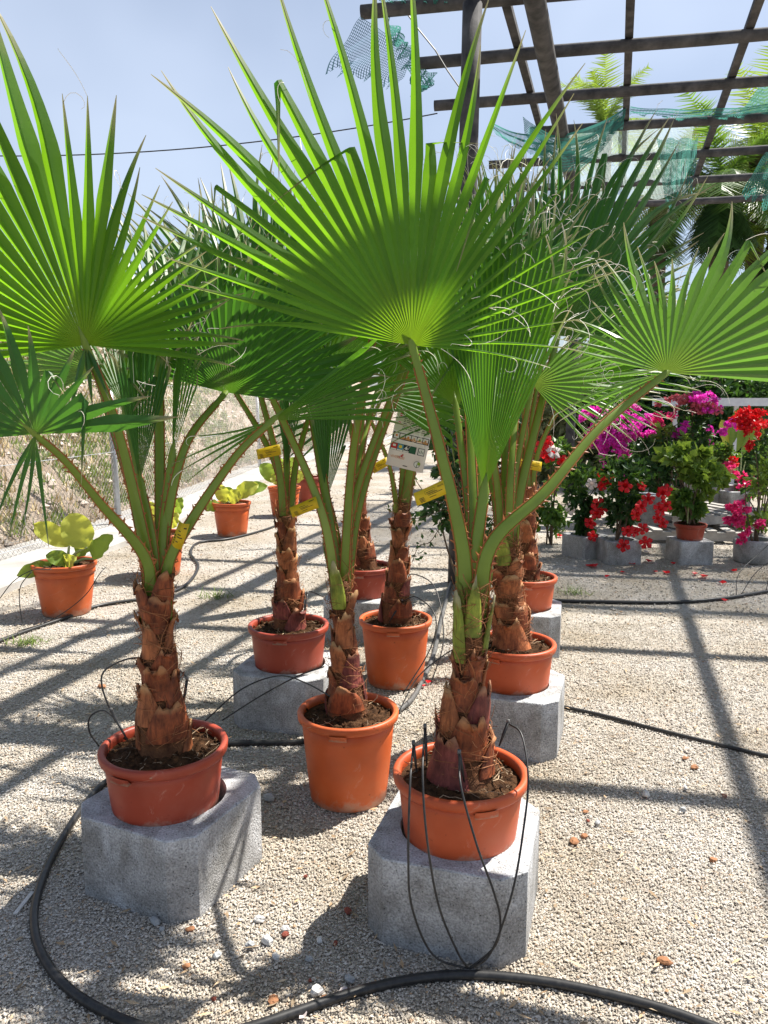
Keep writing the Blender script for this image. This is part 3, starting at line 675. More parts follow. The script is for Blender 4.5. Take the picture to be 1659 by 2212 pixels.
# ================================================================ palms
def trunk(e, base, top, r0, r1, seed, nboot=13, greens=0, pink=False, hair=170, tan=.25):
    base, top = np.asarray(base, float), np.asarray(top, float); ax = top-base; Ln = np.linalg.norm(ax); T = ax/Ln
    X = nrm(np.cross(T, (0, 1., .1))); Y = np.cross(T, X)
    def rad(t): return r1+(r0-r1)*max(0, 1-t*1.55)**1.25+.004*math.sin(t*17+seed)
    b = MB(); NA = 22; NL = 26; vs = []; fs = []
    for i in range(NL+1):
        t = i/NL; c = base+ax*t
        for k in range(NA):
            a = 2*math.pi*k/NA; r = rad(t)*(1+.05*math.sin(3*a+t*20+seed)+.04*rng.uniform(-1, 1)); vs.append(c+(X*math.cos(a)+Y*math.sin(a))*r)
    for i in range(NL):
        for k in range(NA): fs.append((i*NA+k, i*NA+(k+1) % NA, (i+1)*NA+(k+1) % NA, (i+1)*NA+k))
    fs.append(tuple(NL*NA+k for k in range(NA)))
    b.add(vs, fs); tr = b.build('trunk', MAT['trunk'], e, True)
    for j in range(nboot):                      # old leaf bases spiralling up the stem
        t = .02+.93*(j+.5)/nboot; ang = seed+j*2.4; gr = j >= nboot-greens; hgt = rng.uniform(.075, .125)*(1 if t > .3 else 1.15)*(1.35 if gr else 1); wa = rng.uniform(.85, 1.25)*(1.0 if t < .4 else 1.15)
        if gr: wa *= .62
        NI, NJ = 7, 6; vo = []; vi = []
        split = (not gr) and rng.random() < .7; lean = rng.uniform(.008, .026)
        for q in range(NJ+1):
            w = q/NJ; tz = t+w*hgt/Ln
            for i in range(NI):
                u = -1+2*i/(NI-1); ww = wa*(1-.62*w**1.6); topcut = 0
                if q == NJ: topcut = (-.034*(1-abs(u))**1.2 if split else (.045 if gr else .012)*(1-abs(u)))+rng.uniform(-.014, .012)
                a = ang+u*ww; r = rad(min(tz, 1))*1.03+.004+lean*(w**1.5)+.004*(1-u*u)*(1-.3*w)
                c = base+T*(tz*Ln+topcut); d = X*math.cos(a)+Y*math.sin(a)
                vo.append(c+d*r); vi.append(c+d*(r-.007*(1-.6*w)-.002))
        n = len(vo); fs = []
        for q in range(NJ):
            for i in range(NI-1):
                a0 = q*NI+i; fs.append((a0, a0+1, a0+NI+1, a0+NI)); fs.append((n+a0+NI, n+a0+NI+1, n+a0+1, n+a0))
        for i in range(NI-1): a0 = NJ*NI+i; fs.append((a0, a0+1, n+a0+1, n+a0))
        for q in range(NJ):
            a0 = q*NI; fs.append((a0, a0+NI, n+a0+NI, n+a0)); a0 += NI-1; fs.append((a0+NI, a0, n+a0, n+a0+NI))
        m = 'boot'
        if j >= nboot-greens: m = 'boot_green'
        elif pink and t < .35 and j % 2 == 0: m = 'boot_pink'
        elif rng.random() < tan: m = 'boot_tan'
        mk('leaf_base', vo+vi, fs, MAT[m], tr, True)
    b = MB()
    for i in range(hair):
        t = rng.uniform(.12, 1.06); a = rng.random()*6.28; pts = []; da = rng.uniform(-.5, .5); dt = rng.uniform(-.5, .9)*.05/Ln; off = rng.uniform(.002, .008); fly = rng.random() < .3
        for k in range(5):
            r = rad(min(max(t, 0), 1))*1.04+off+(.006*k if fly else 0)
            pts.append(base+ax*t+(X*math.cos(a)+Y*math.sin(a))*r+np.array([0, 0, rng.uniform(-.004, .004)])); a += da*(.5+rng.random()); t += dt*.5
        b.tube(pts, rng.uniform(.0006, .0012), 3, False)
    tag(b.build('trunk_fibres', MAT['hair'], tr), kind='stuff')
    return tr
def threadset(b, p, d, n, L0, L1, rnd):
    for i in range(n):
        q = np.array(p); dd = nrm(np.array(d)+np.array([rnd.gauss(0, .35) for _ in range(3)])); l = rnd.uniform(L0, L1); st = 8; pts = [q]
        ax_ = nrm([rnd.gauss(0, 1) for _ in range(3)]); curl = rnd.choice([.12, .3, .5, .75])*rnd.choice([-1, 1])
        for k in range(st):
            dd = nrm(dd+np.cross(ax_, dd)*curl*(.4+k*.14)+np.array([0, 0, -.045*k])); q = q+dd*l/st; pts.append(q)
        b.tube(pts, [.0009]*3+[.0008]*3+[.0006]*3, 3, False)
def blade(parent, hub, th, table, n, Y, tau=0., phi=0., fuse=.52, cup=.12, droop=.10, mat='blade', kinks=(), seed=1, thr=40, wf=1.0, sway=.05, pleat=.42, thl=(.05, .17), gap=()):
    """costapalmate fan: pleated segments joined to `fuse` of their length, free and tapering beyond"""
    rnd = random.Random(seed); hub = np.asarray(hub, float)
    dep = float(np.dot(hub-_C, _fw)); m = dep/FP
    th, tau, phi = R(th), R(tau), R(phi)
    U = _up*math.cos(th)+_rt*math.sin(th); V = -_up*math.sin(th)+_rt*math.cos(th)
    U = U*math.cos(tau)+_fw*math.sin(tau); V = nrm(V-U*np.dot(U, V)); N0 = nrm(np.cross(U, V)); V = V*math.cos(phi)+N0*math.sin(phi); N = nrm(np.cross(U, V))
    if np.dot(N, _fw) > 0: N = -N                # N towards the camera
    angs = [a for a, l in table]; lens = [l for a, l in table]
    a0, a1 = angs[0], angs[-1]; da = (a1-a0)/n; vs = []; fs = []; at = []; tb = MB()
    rows_f = [.03, .2, .4, .6, .8, 1.]; rows_s = [.1, .22, .36, .5, .64, .78, .9, 1.]
    for i in range(n):
        ad = a0+da*(i+.5)
        if any(g0 < ad < g1 for g0, g1 in gap): continue
        Ls = float(np.interp(ad, angs, lens))*m*rnd.uniform(.93, 1.06); a = R(ad)-th; half = R(da)/2
        rf = Ls*(fuse if not isinstance(fuse, (list, tuple)) else float(np.interp(ad, [q_[0] for q_ in fuse], [q_[1] for q_ in fuse])))*rnd.uniform(.88, 1.1); sw1, sw2 = rnd.gauss(0, sway), rnd.gauss(0, sway); dr = droop*rnd.uniform(.6, 1.5)
        kink = None
        for ka, kr, kd, kl in kinks:
            if abs(ka-ad) <= abs(da)/2:
                Ls = (kr+kl)*m; rf = min(rf, kr*m*.85); kink = (kr*m, _rt*kd[0]-_up*kd[1]+_fw*(kd[2] if len(kd) > 2 else 0))
        if kink is None and Y < 4.2 and rnd.random() < .06: kink = (Ls*rnd.uniform(.68, .86), (U*math.cos(a)+V*math.sin(a))*.25+_rt*rnd.uniform(-.6, .6)-_up*.9)
        D = U*math.cos(a)+V*math.sin(a); Sd = -U*math.sin(a)+V*math.cos(a); b0 = len(vs)
        rr = [r_*rf for r_ in rows_f]+[rf+(Ls-rf)*s_ for s_ in rows_s]
        wmax = rf*math.tan(half)*wf; cur = None; pk = None
        for j, r in enumerate(rr):
            s_ = max(0, (r-rf)/(Ls-rf)); t = r/Ls
            w = r*math.tan(half)*(1 if r <= rf else 1)
            if r > rf: w = wmax*(1-s_)**.86*(1-.12*math.sin(min(1, s_*3)*math.pi/2))+.0008
            if r <= rf and r > .8*rf: w *= .985
            h = w*pleat*2*(1 if r <= rf else 1+.7*s_)
            p = hub+D*r+N*(cup*r*abs(math.sin(a)))+Sd*(sw1*Ls*s_**2)+N*(sw2*Ls*s_**1.6)
            p = p+np.array([0, 0, -1.])*dr*Ls*max(0, t-.35)**2
            Nn = N
            if kink and r > kink[0]:
                if pk is None: pk = cur
                q = r-kink[0]; p = pk+nrm(kink[1])*q+np.array([0, 0, -.5])*q*q; Nn = nrm(np.cross(kink[1], Sd)); w *= .8; kside = True
            cur = p
            vs += [p-Sd*w-Nn*h*.5, p+Nn*h*.5, p+Sd*w-Nn*h*.5]; at += [t]*3
        nrow = len(rr)
        for j in range(nrow-1):
            q = b0+j*3; fs += [(q, q+1, q+4, q+3), (q+1, q+2, q+5, q+4)]
        # threads at the notch and along the free margins
        k = .42*thr/n
        while k > 0:
            if k >= 1 or rnd.random() < k:
                j = rnd.choice([5, 6, 7, 8, 9, 10, 12, 13]); p = vs[b0+j*3+rnd.choice([0, 2])]; threadset(tb, p, D, 1, thl[0], thl[1], rnd)
            k -= 1
    o = mk('leaf_blade', vs, fs, MAT[mat], parent, False, attrs={'v': at})
    if tb.v: tag(tb.build('leaf_threads', MAT['thread'], parent), kind='stuff')
    return o
def petiole(e, pts, w0, w1, mat='petiole', thorns=True, seed=1, roll=0., fat=.5, tl=.010):
    w0 *= .78; w1 *= .86; rnd = random.Random(seed); P = spline(pts, 9); P.append(P[-1]+nrm(P[-1]-P[-2])*.022); P.append(P[-1]+nrm(P[-1]-P[-2])*.03); m = len(P); vs = []; fs = []; NS = 8; edges = []
    Lt = [0.]
    for i in range(1, m): Lt.append(Lt[-1]+np.linalg.norm(P[i]-P[i-1]))
    for i in range(m):
        T = nrm(P[min(i+1, m-1)]-P[max(i-1, 0)]); Sx = nrm(np.cross(T, _fw)); Nn = np.cross(Sx, T)
        Sx, Nn = Sx*math.cos(roll)+Nn*math.sin(roll), Nn*math.cos(roll)-Sx*math.sin(roll)
        t = Lt[i]/Lt[-1]; w = (w1+(w0-w1)*(1-t)**1.6)/2*(1 if i < m-2 else (.6 if i == m-2 else .12)); d = w*fat*2*(.55+.45*t)
        for k in range(NS):
            a = 2*math.pi*k/NS; cx, cy = math.cos(a), math.sin(a)
            vs.append(P[i]+Sx*w*cx+Nn*d*.5*(cy if cy > 0 else cy*.55))
        edges.append((Sx, w, T))
    for i in range(m-1):
        for k in range(NS): fs.append((i*NS+k, i*NS+(k+1) % NS, (i+1)*NS+(k+1) % NS, (i+1)*NS+k))
    fs.append(tuple((m-1)*NS+k for k in range(NS))); fs.append(tuple(range(NS-1, -1, -1)))
    o = mk('petiole', vs, fs, MAT[mat], e, True)
    if thorns:
        b = MB()
        for sg in (-1, 1):
            # thin orange margin
            b.tube([P[i]+edges[i][0]*edges[i][1]*sg*.97 for i in range(0, m-4)], .0022, 4, False)
            u = .03
            while u < Lt[-1]*.93:
                i = min(max(1, int(np.searchsorted(Lt, u))), m-1); q = (u-Lt[i-1])/(Lt[i]-Lt[i-1]+1e-9); c = P[i-1]*(1-q)+P[i]*q; Sx, w, T = edges[i]
                l = tl*rnd.uniform(.6, 1.25)*(1.15-.5*u/Lt[-1]); s_ = l*.42; root = c+Sx*sg*w*.95; Nn = np.cross(Sx, T)
                tip = root+Sx*sg*l+T*l*rnd.choice([-.7, .5, .8])
                b.add([root-T*s_, root+T*s_, root+Nn*s_*.6, root-Nn*s_*.6, tip], [(0, 2, 4), (2, 1, 4), (1, 3, 4), (3, 0, 4)])
                u += rnd.uniform(.016, .034)
        b.build('thorn_edge', MAT['thorn'], o)
    return o
PALM = {}
def palm(key, label, top_px, topY, r0, r1, **kw):
    x, y, z0, h, rr, rb = POTS[key]; base = np.array([x, y, z0+h-.045]); top = atY(*top_px, topY)
    e = empty('fan_palm', base, label, 'palm', 'young fan palms in pots'); PALM[key] = (e, base, top)
    trunk(e, base, top, r0*1.1, r1*.80, seed=ord(key)*1.7, **kw); return e
def frond(key, hub, Y, ctrl, th, table, n, w0=.06, w1=.026, pm='petiole', off=(0, 0), seed=None, extra=(), thorns=True, pet=True, roll=0., tl=.010, sink=.06, **kw):
    e, base, top = PALM[key]; seed = seed or int(hub[0]*7+hub[1]*3); T = nrm(top-base)
    st = top+_rt*off[0]-T*(sink-off[1]); h3 = atY(hub[0], hub[1], Y)
    pts = [st]+[atY(*c) for c in ctrl]+[h3]
    if pet is True: p = petiole(e, pts, w0, w1, pm, thorns, seed, roll, tl=tl)
    else: p = pet
    blade(p, h3, th, table, n, Y, seed=seed, **kw)
    for i, ex in enumerate(extra):
        kk = dict(kw); kk.update(ex); t2 = kk.pop('table'); n2 = kk.pop('n'); blade(p, h3, kk.pop('th', th), t2, n2, Y, seed=seed+11+i, **kk)
    return p
palm('A', 'palm with a thorny stalk drooping to a small fan, in the hose-ringed brick-red pot', (334, 1285), 2.25, .078, .046, nboot=19, hair=2*230)
palm('B', 'palm with striped pale stalks in the tall pot between the front blocks', (735, 1255), 2.75, .072, .037, nboot=17, greens=3, pink=True, hair=2*230)
palm('C', 'palm with the widest bright fan and green leaf bases, in the pot with drip stakes', (1022, 1300), 2.09, .085, .046, nboot=19, greens=6, pink=True, hair=2*330)
palm('D', 'palm with a slim dark brown trunk, in the shaded brick-red pot', (618, 1115), 3.5, .075, .040, nboot=18, pink=True, hair=2*230)
palm('E', 'palm with a short orange-tufted trunk in the pot behind the tall ones', (772, 1035), 4.8, .085, .045, nboot=16, tan=.4, hair=2*150)
palm('F', 'palm carrying the printed white care card, in the tall pot by the grey hose', (868, 1085), 3.92, .080, .045, nboot=17, greens=2, pink=True, tan=.4, hair=2*170)
palm('G', 'stout palm with a thick trunk wrapped in loose orange fibre', (1092, 1185), 3.26, .080, .062, nboot=15, greens=2, tan=.7, hair=2*520)
palm('H', 'palm with a thin hairy trunk on the last block before the flowers', (1143, 1065), 4.55, .075, .042, nboot=16, hair=2*200)

# --- C: big lit fan, upright folded fan, grey-green fan reaching to the flowers
frond('C', (890, 745), 2.12, [(1000, 1190, 2.08), (948, 960, 2.09)], -8,
      [(-82, 360), (-74, 520), (-62, 640), (-52, 700), (-38, 740), (-27, 800), (-12, 830), (-3, 800), (8, 740), (18, 650), (28, 640), (41, 560)], 26,
      w0=.064, w1=.026, off=(-.02, 0), fuse=[(-82, .42), (-40, .5), (10, .5), (41, .40)], cup=.05, droop=.05, tau=-9, mat='blade_bright', thr=34, sway=.035,
      kinks=[(-19, 455, (-.85, .5), 190), (4, 420, (1., -.06), 110)], tl=.011, pleat=.30,
      extra=[dict(table=[(41, 560), (55, 480), (72, 430), (86, 350), (97, 260)], n=9, fuse=.22, wf=.95, kinks=())])
frond('C', (1046, 1060), 2.12, [(1030, 1180, 2.09)], 6,
      [(-15, 560), (-8, 660), (0, 720), (8, 730), (15, 700), (20, 560), (25, 400)], 26, w0=.06, w1=.034, off=(0, .02), fuse=.74, cup=-.3, droop=.02, tau=3, phi=-22, mat='blade', thr=110, thl=(.08, .24), pleat=.55)
frond('C', (1075, 770), 2.75, [(1030, 1130, 2.2)], 6, [(-50, 300), (-25, 430), (5, 480), (30, 430), (55, 320)], 26, w0=.05, w1=.022, off=(.01, .02), tau=8, fuse=.52, mat='blade', thr=110, thl=(.08, .24))
frond('C', (1440, 805), 2.35, [(1060, 1180, 2.07), (1180, 1060, 2.12), (1300, 920, 2.22)], 30,
      [(-78, 210), (-62, 250), (-48, 210), (-36, 290), (-18, 330), (-6, 230), (6, 270), (20, 350), (35, 410), (55, 460), (75, 500), (98, 450)], 25, w0=.06, w1=.023, off=(.02, 0),
      fuse=[(-78, .45), (-20, .5), (10, .55), (98, .7)], cup=.1, droop=.05, tau=-8, phi=-14, mat='blade_grey', thr=50, tl=.013,
      extra=[dict(table=[(-128, 190), (-112, 260), (-100, 200)], n=4, mat='blade_grey', fuse=.35, droop=.18, thr=26, sway=.05)])
frond('C', (985, 880), 2.28, [(1015, 1120, 2.15)], -2, [(-48, 330), (-20, 420), (10, 450), (40, 380)], 22, w0=.05, w1=.022, off=(-.01, .02), tau=26, fuse=.55, mat='blade', thr=40)
# --- A
frond('A', (185, 745), 2.15, [(312, 1180, 2.24), (255, 930, 2.2)], -14,
      [(-100, 260), (-80, 380), (-60, 520), (-40, 660), (-26, 690), (-16, 690), (-9, 690), (-4, 600), (2, 470), (11, 500), (20, 430), (30, 400), (42, 330), (52, 340), (66, 360), (80, 350), (98, 330)], 33,
      w0=.06, w1=.026, off=(-.012, 0), fuse=.54, cup=.10, droop=.05, tau=-10, mat='blade_bright', thr=46, sway=.04,
      extra=[dict(table=[(150, 110), (185, 150), (205, 160)], n=3, fuse=.3, droop=.1, thr=4, mat='blade_dark')])
frond('A', (75, 938), 1.98, [(318, 1215, 2.22), (215, 1085, 2.12), (140, 995, 2.04)], -10,
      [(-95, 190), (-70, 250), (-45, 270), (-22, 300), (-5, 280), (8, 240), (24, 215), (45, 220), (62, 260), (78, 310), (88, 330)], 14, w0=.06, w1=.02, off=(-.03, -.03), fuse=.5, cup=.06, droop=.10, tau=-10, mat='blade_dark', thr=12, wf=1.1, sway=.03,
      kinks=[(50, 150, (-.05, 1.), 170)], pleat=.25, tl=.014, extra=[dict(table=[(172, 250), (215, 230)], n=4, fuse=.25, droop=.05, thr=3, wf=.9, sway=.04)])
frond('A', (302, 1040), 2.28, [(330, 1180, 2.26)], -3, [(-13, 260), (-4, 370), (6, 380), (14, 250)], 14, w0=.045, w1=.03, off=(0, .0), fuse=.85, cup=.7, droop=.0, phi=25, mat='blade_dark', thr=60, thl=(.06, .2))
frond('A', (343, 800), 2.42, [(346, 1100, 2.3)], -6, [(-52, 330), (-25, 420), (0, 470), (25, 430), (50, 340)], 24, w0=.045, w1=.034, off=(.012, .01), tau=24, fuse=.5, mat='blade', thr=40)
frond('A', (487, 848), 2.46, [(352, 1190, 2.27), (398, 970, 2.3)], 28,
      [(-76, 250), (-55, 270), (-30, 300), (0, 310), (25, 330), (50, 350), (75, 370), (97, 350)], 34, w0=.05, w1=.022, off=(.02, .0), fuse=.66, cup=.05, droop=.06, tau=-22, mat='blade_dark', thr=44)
frond('A', (588, 908), 2.25, [(362, 1225, 2.25), (410, 1130, 2.24), (510, 985, 2.24)], 63,
      [(44, 330), (54, 370), (64, 380), (76, 330), (86, 300)], 12, w0=.055, w1=.022, off=(.03, -.02), fuse=.62, cup=.5, droop=.06, tau=8, phi=35, mat='blade', thr=30,
      extra=[dict(table=[(-128, 230), (-112, 260), (-100, 180)], n=4, th=-115, fuse=.3, droop=.15, thr=6, mat='blade', cup=.05)], tl=.012)
frond('A', (205, 800), 2.62, [(300, 1120, 2.4)], -70, [(-118, 210), (-95, 270), (-72, 330), (-48, 360), (-25, 300)], 18, w0=.04, w1=.022, tau=14, fuse=.42, droop=.16, mat='blade_grey', thr=60)
# --- B
frond('B', (560, 800), 2.85, [(690, 1090, 2.74)], -22, [(-75, 400), (-45, 540), (-15, 560), (15, 500), (45, 400)], 30, w0=.05, w1=.024, pm='petiole_lt', off=(-.015, 0), tau=16, mat='blade', thr=60)
frond('B', (650, 760), 2.95, [(705, 1080, 2.78)], 0, [(-50, 420), (-20, 500), (10, 500), (45, 420)], 28, w0=.055, w1=.026, off=(0, 0), tau=22, mat='blade', thr=60)
frond('B', (707, 1075), 2.8, [(728, 1170, 2.77)], 2, [(-15, 190), (-4, 250), (8, 250), (18, 190)], 14, w0=.04, w1=.03, off=(.0, .02), fuse=.85, cup=.7, phi=20, mat='blade_dark', thr=40)
frond('B', (812, 850), 3.0, [(757, 1150, 2.78), (775, 1000, 2.85)], 70, [(10, 220), (50, 320), (90, 320), (125, 240)], 18, w0=.03, w1=.018, pm='petiole_lt', off=(.02, .01), tau=24, mat='blade', thr=40)
# --- D
frond('D', (545, 790), 3.5, [(600, 1000, 3.48)], -15, [(-80, 330), (-50, 420), (-20, 450), (10, 440), (45, 350)], 28, w0=.05, w1=.024, off=(-.012, 0), tau=14, mat='blade', thr=60)
frond('D', (455, 760), 3.6, [(590, 990, 3.5)], -30, [(-85, 330), (-55, 400), (-25, 430), (5, 400), (35, 330)], 28, w0=.045, w1=.022, tau=18, mat='blade', thr=60)
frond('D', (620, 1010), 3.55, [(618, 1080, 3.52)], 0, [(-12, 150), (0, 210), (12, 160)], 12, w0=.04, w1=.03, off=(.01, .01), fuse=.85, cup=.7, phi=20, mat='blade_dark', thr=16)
frond('D', (690, 830), 3.7, [(640, 1000, 3.55)], 15, [(-50, 300), (-10, 420), (30, 400), (65, 280)], 26, w0=.045, w1=.022, off=(.02, 0), tau=26, mat='blade', thr=40)
# --- E
frond('E', (790, 740), 4.75, [(782, 910, 4.8)], 0, [(-65, 330), (-25, 430), (10, 430), (50, 340)], 26, w0=.06, w1=.026, off=(0, 0), tau=14, mat='blade', thr=50)
frond('E', (640, 730), 5.0, [(750, 900, 4.85)], -20, [(-80, 320), (-45, 390), (-10, 400), (30, 330)], 26, w0=.05, w1=.024, off=(-.01, 0), tau=18, mat='blade', thr=50)
frond('E', (830, 850), 4.6, [(790, 940, 4.75)], 80, [(40, 180), (80, 240), (130, 200)], 12, w0=.045, w1=.02, off=(.01, 0), fuse=.35, droop=.35, mat='blade_dark', thr=20)
# --- F
frond('F', (905, 815), 3.95, [(893, 960, 3.93)], -4, [(-60, 300), (-25, 430), (10, 460), (50, 330)], 28, w0=.07, w1=.03, pm='petiole', off=(.01, 0), tau=14, mat='blade', thr=60)
frond('F', (786, 878), 3.7, [(842, 1010, 3.85), (815, 940, 3.78)], -85, [(-130, 200), (-95, 250), (-60, 250), (-30, 200)], 14, w0=.03, w1=.016, off=(-.02, 0), fuse=.4, droop=.25, tau=10, mat='blade_dark', thr=24, tl=.012)
frond('F', (960, 800), 4.1, [(905, 960, 3.97)], 20, [(-30, 320), (5, 430), (40, 380), (75, 270)], 24, w0=.05, w1=.024, off=(.02, 0), tau=18, mat='blade', thr=60)
# --- G
frond('G', (1205, 725), 3.45, [(1120, 1080, 3.28), (1165, 890, 3.34)], 22,
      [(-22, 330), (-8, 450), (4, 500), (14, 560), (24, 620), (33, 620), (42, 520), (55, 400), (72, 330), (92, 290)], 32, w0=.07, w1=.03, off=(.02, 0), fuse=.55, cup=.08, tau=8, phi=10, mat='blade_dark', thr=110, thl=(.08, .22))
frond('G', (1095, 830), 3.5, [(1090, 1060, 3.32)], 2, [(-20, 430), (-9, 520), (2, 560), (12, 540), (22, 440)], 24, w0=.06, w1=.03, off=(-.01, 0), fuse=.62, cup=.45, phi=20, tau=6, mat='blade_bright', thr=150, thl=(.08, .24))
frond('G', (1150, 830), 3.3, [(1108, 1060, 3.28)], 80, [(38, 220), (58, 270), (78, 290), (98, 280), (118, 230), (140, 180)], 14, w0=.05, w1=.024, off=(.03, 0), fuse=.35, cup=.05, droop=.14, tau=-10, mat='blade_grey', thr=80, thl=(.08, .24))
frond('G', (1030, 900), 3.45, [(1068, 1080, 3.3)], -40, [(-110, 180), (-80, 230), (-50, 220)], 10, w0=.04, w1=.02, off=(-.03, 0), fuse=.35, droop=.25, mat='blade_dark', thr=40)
# --- H
frond('H', (1120, 790), 4.6, [(1136, 930, 4.57)], -4, [(-45, 280), (-10, 380), (20, 380), (50, 280)], 26, w0=.05, w1=.026, off=(0, 0), fuse=.55, tau=10, mat='blade_bright', thr=110, thl=(.1, .28))
frond('H', (1240, 820), 4.5, [(1165, 970, 4.56)], 70, [(20, 220), (50, 270), (80, 270), (110, 220), (140, 150)], 18, w0=.045, w1=.022, off=(.015, 0), fuse=.4, droop=.2, mat='blade', thr=110, thl=(.1, .28))
frond('H', (1060, 850), 4.75, [(1125, 960, 4.6)], -50, [(-100, 200), (-65, 260), (-30, 280), (0, 240)], 18, w0=.045, w1=.022, off=(-.015, 0), fuse=.45, droop=.15, mat='blade', thr=60)

# --- further fans in the thick of the group, mostly added to cast shade
frond('B', (880, 770), 2.75, [(765, 1080, 2.76)], 8, [(-70, 260), (-35, 330), (0, 350), (35, 340), (70, 270)], 28, w0=.045, w1=.022, off=(.02, .01), tau=48, mat='blade', thr=30)
frond('G', (1010, 745), 3.15, [(1070, 1020, 3.24)], -12, [(-75, 330), (-40, 440), (-10, 470), (20, 450), (60, 340)], 30, w0=.05, w1=.024, off=(-.02, .01), tau=36, mat='blade', thr=70, thl=(.08, .24))
frond('G', (1135, 690), 3.62, [(1105, 1000, 3.22)], 8, [(-60, 330), (-30, 420), (5, 450), (35, 420), (65, 330)], 30, w0=.05, w1=.024, off=(.01, .01), tau=22, mat='blade', thr=90, thl=(.08, .26))
frond('F', (850, 720), 4.0, [(872, 930, 3.95)], -14, [(-70, 300), (-30, 420), (0, 440), (40, 340)], 28, w0=.05, w1=.024, tau=30, mat='blade', thr=60)
frond('H', (1190, 700), 4.7, [(1150, 900, 4.6)], 14, [(-60, 300), (-25, 380), (10, 400), (50, 320)], 28, w0=.045, w1=.022, tau=26, mat='blade_bright', thr=110, thl=(.1, .3))
frond('D', (600, 720), 3.75, [(618, 960, 3.58)], 2, [(-70, 330), (-35, 430), (0, 450), (40, 380), (70, 280)], 28, w0=.045, w1=.022, tau=34, mat='blade', thr=60)
frond('B', (935, 650), 2.85, [(790, 1040, 2.8)], 4, [(-75, 300), (-35, 380), (0, 400), (35, 380), (75, 300)], 28, w0=.045, w1=.022, off=(.02, .02), tau=42, mat='blade', thr=40)  # this fan and the next three are added for the shade they cast
frond('C', (1000, 650), 2.45, [(1022, 1080, 2.16)], -4, [(-80, 260), (-40, 330), (0, 340), (40, 330), (80, 260)], 28, w0=.045, w1=.022, off=(0, .03), tau=55, mat='blade', thr=30)
frond('C', (1075, 640), 2.5, [(1036, 1060, 2.18)], 4, [(-80, 250), (-40, 300), (0, 320), (40, 300), (80, 250)], 28, w0=.045, w1=.022, off=(.01, .03), tau=32, mat='blade', thr=60, thl=(.08, .24))
frond('B', (830, 590), 2.33, [(760, 1000, 2.70), (800, 760, 2.5)], -4, [(-95, 330), (-45, 400), (0, 430), (45, 400), (95, 330)], 30, w0=.045, w1=.022, off=(.01, .03), tau=60, mat='blade', thr=20)
frond('A', (372, 985), 2.3, [(352, 1150, 2.27)], 6, [(-9, 200), (0, 300), (10, 300), (18, 180)], 12, w0=.045, w1=.028, off=(.015, .01), fuse=.85, cup=-.5, phi=-30, mat='blade', thr=30)
frond('A', (268, 880), 2.5, [(318, 1130, 2.33)], -12, [(-40, 240), (-15, 300), (10, 310), (35, 240)], 18, w0=.045, w1=.022, off=(-.005, .01), fuse=.5, tau=25, mat='blade', thr=30)
# ================================================================ hoses and drip lines
def hose(pts, r, label, mat='hose', n=9, sub=8, name='irrigation_hose', cat='hose', z=None, parent=None, **k):
    P = spline([gp(p[0], p[1], r*.8 if len(p) < 3 else p[2]) if z is None else p for p in pts], sub); b = MB(); b.tube(P, r, n)
    o = b.build(name, MAT[mat], parent, True); return tag(o, label, cat, **k) if parent is None else o
hose([(800, 1575), (655, 1602), (490, 1607), (360, 1630), (240, 1682), (180, 1742), (118, 1840), (82, 1930), (74, 2000), (95, 2070), (150, 2137), (230, 2187), (330, 2225), (430, 2238), (530, 2222), (640, 2186),
      (750, 2148), (870, 2119), (985, 2106), (1100, 2111), (1230, 2130), (1400, 2170), (1540, 2218), (1700, 2285)], .0125, 'thick black hose looping round the front blocks across the gravel', sub=10)
hose([(978, 1245), (966, 1290), (952, 1345), (938, 1410), (915, 1465), (880, 1520), (800, 1572)], .013, 'grey hose with sun glare in its colour lying beside the tall pot at the back', 'hose_grey')
hose([(1120, 1500), (1205, 1524), (1300, 1545), (1400, 1571), (1530, 1603), (1659, 1633), (1800, 1660)], .009, 'black hose crossing the open sunny gravel from a block')
hose([(1180, 1296), (1260, 1299), (1440, 1301), (1560, 1293), (1680, 1274), (1800, 1262)], .014, 'black hose lying in front of the flowering planters')
hose([(-40, 1400), (60, 1362), (140, 1335), (215, 1308), (320, 1291), (395, 1268), (428, 1225), (412, 1195), (430, 1172), (500, 1163), (590, 1138), (660, 1105), (720, 1085)], .013, 'dark hose winding past the broad-leaved potted plants')
def tubeline(pts, label, stakes=(), r=.0030):
    P = spline([atY(*p) for p in pts], 9); b = MB(); b.tube(P, r, 6)
    o = b.build('drip_tube', MAT['hose'], None, True); tag(o, label, 'tube', 'thin black drip tubes')
    for s_ in stakes:
        b = MB(); p, q = atY(*s_[0]), atY(*s_[1]); b.tube([p, (p+q)/2, q], [.005, .005, .002], 6); b.build('drip_stake', MAT['hose'], o, True)
        b = MB(); b.tube([p+np.array([0, 0, -.004]), p+np.array([0, 0, .008])], .0055, 6); b.build('dripper', MAT['hose_grey'], o, True)
    return o
tee = (1012, 2094, 1.79)
tubeline([(893, 1608, 1.99), (886, 1690, 1.86), (882, 1850, 1.80), (890, 1960, 1.79), (935, 2062, 1.785), tee], 'drip tube hanging furthest from the hose side of the front pot', [((893, 1606, 1.99), (900, 1668, 1.99))])
tubeline([(918, 1572, 2.02), (913, 1665, 1.87), (921, 1800, 1.80), (946, 1950, 1.785), (986, 2052, 1.785), tee], 'drip tube dropping straight over the rim of the front pot', [((918, 1570, 2.02), (922, 1655, 2.0))])
tubeline([(992, 1628, 1.95), (996, 1700, 1.85), (1030, 1825, 1.79), (1066, 1925, 1.775), (1081, 1990, 1.77), (1068, 2045, 1.775), tee], 'drip tube slanting across the front pot face', [((992, 1626, 1.95), (1003, 1690, 1.95))])
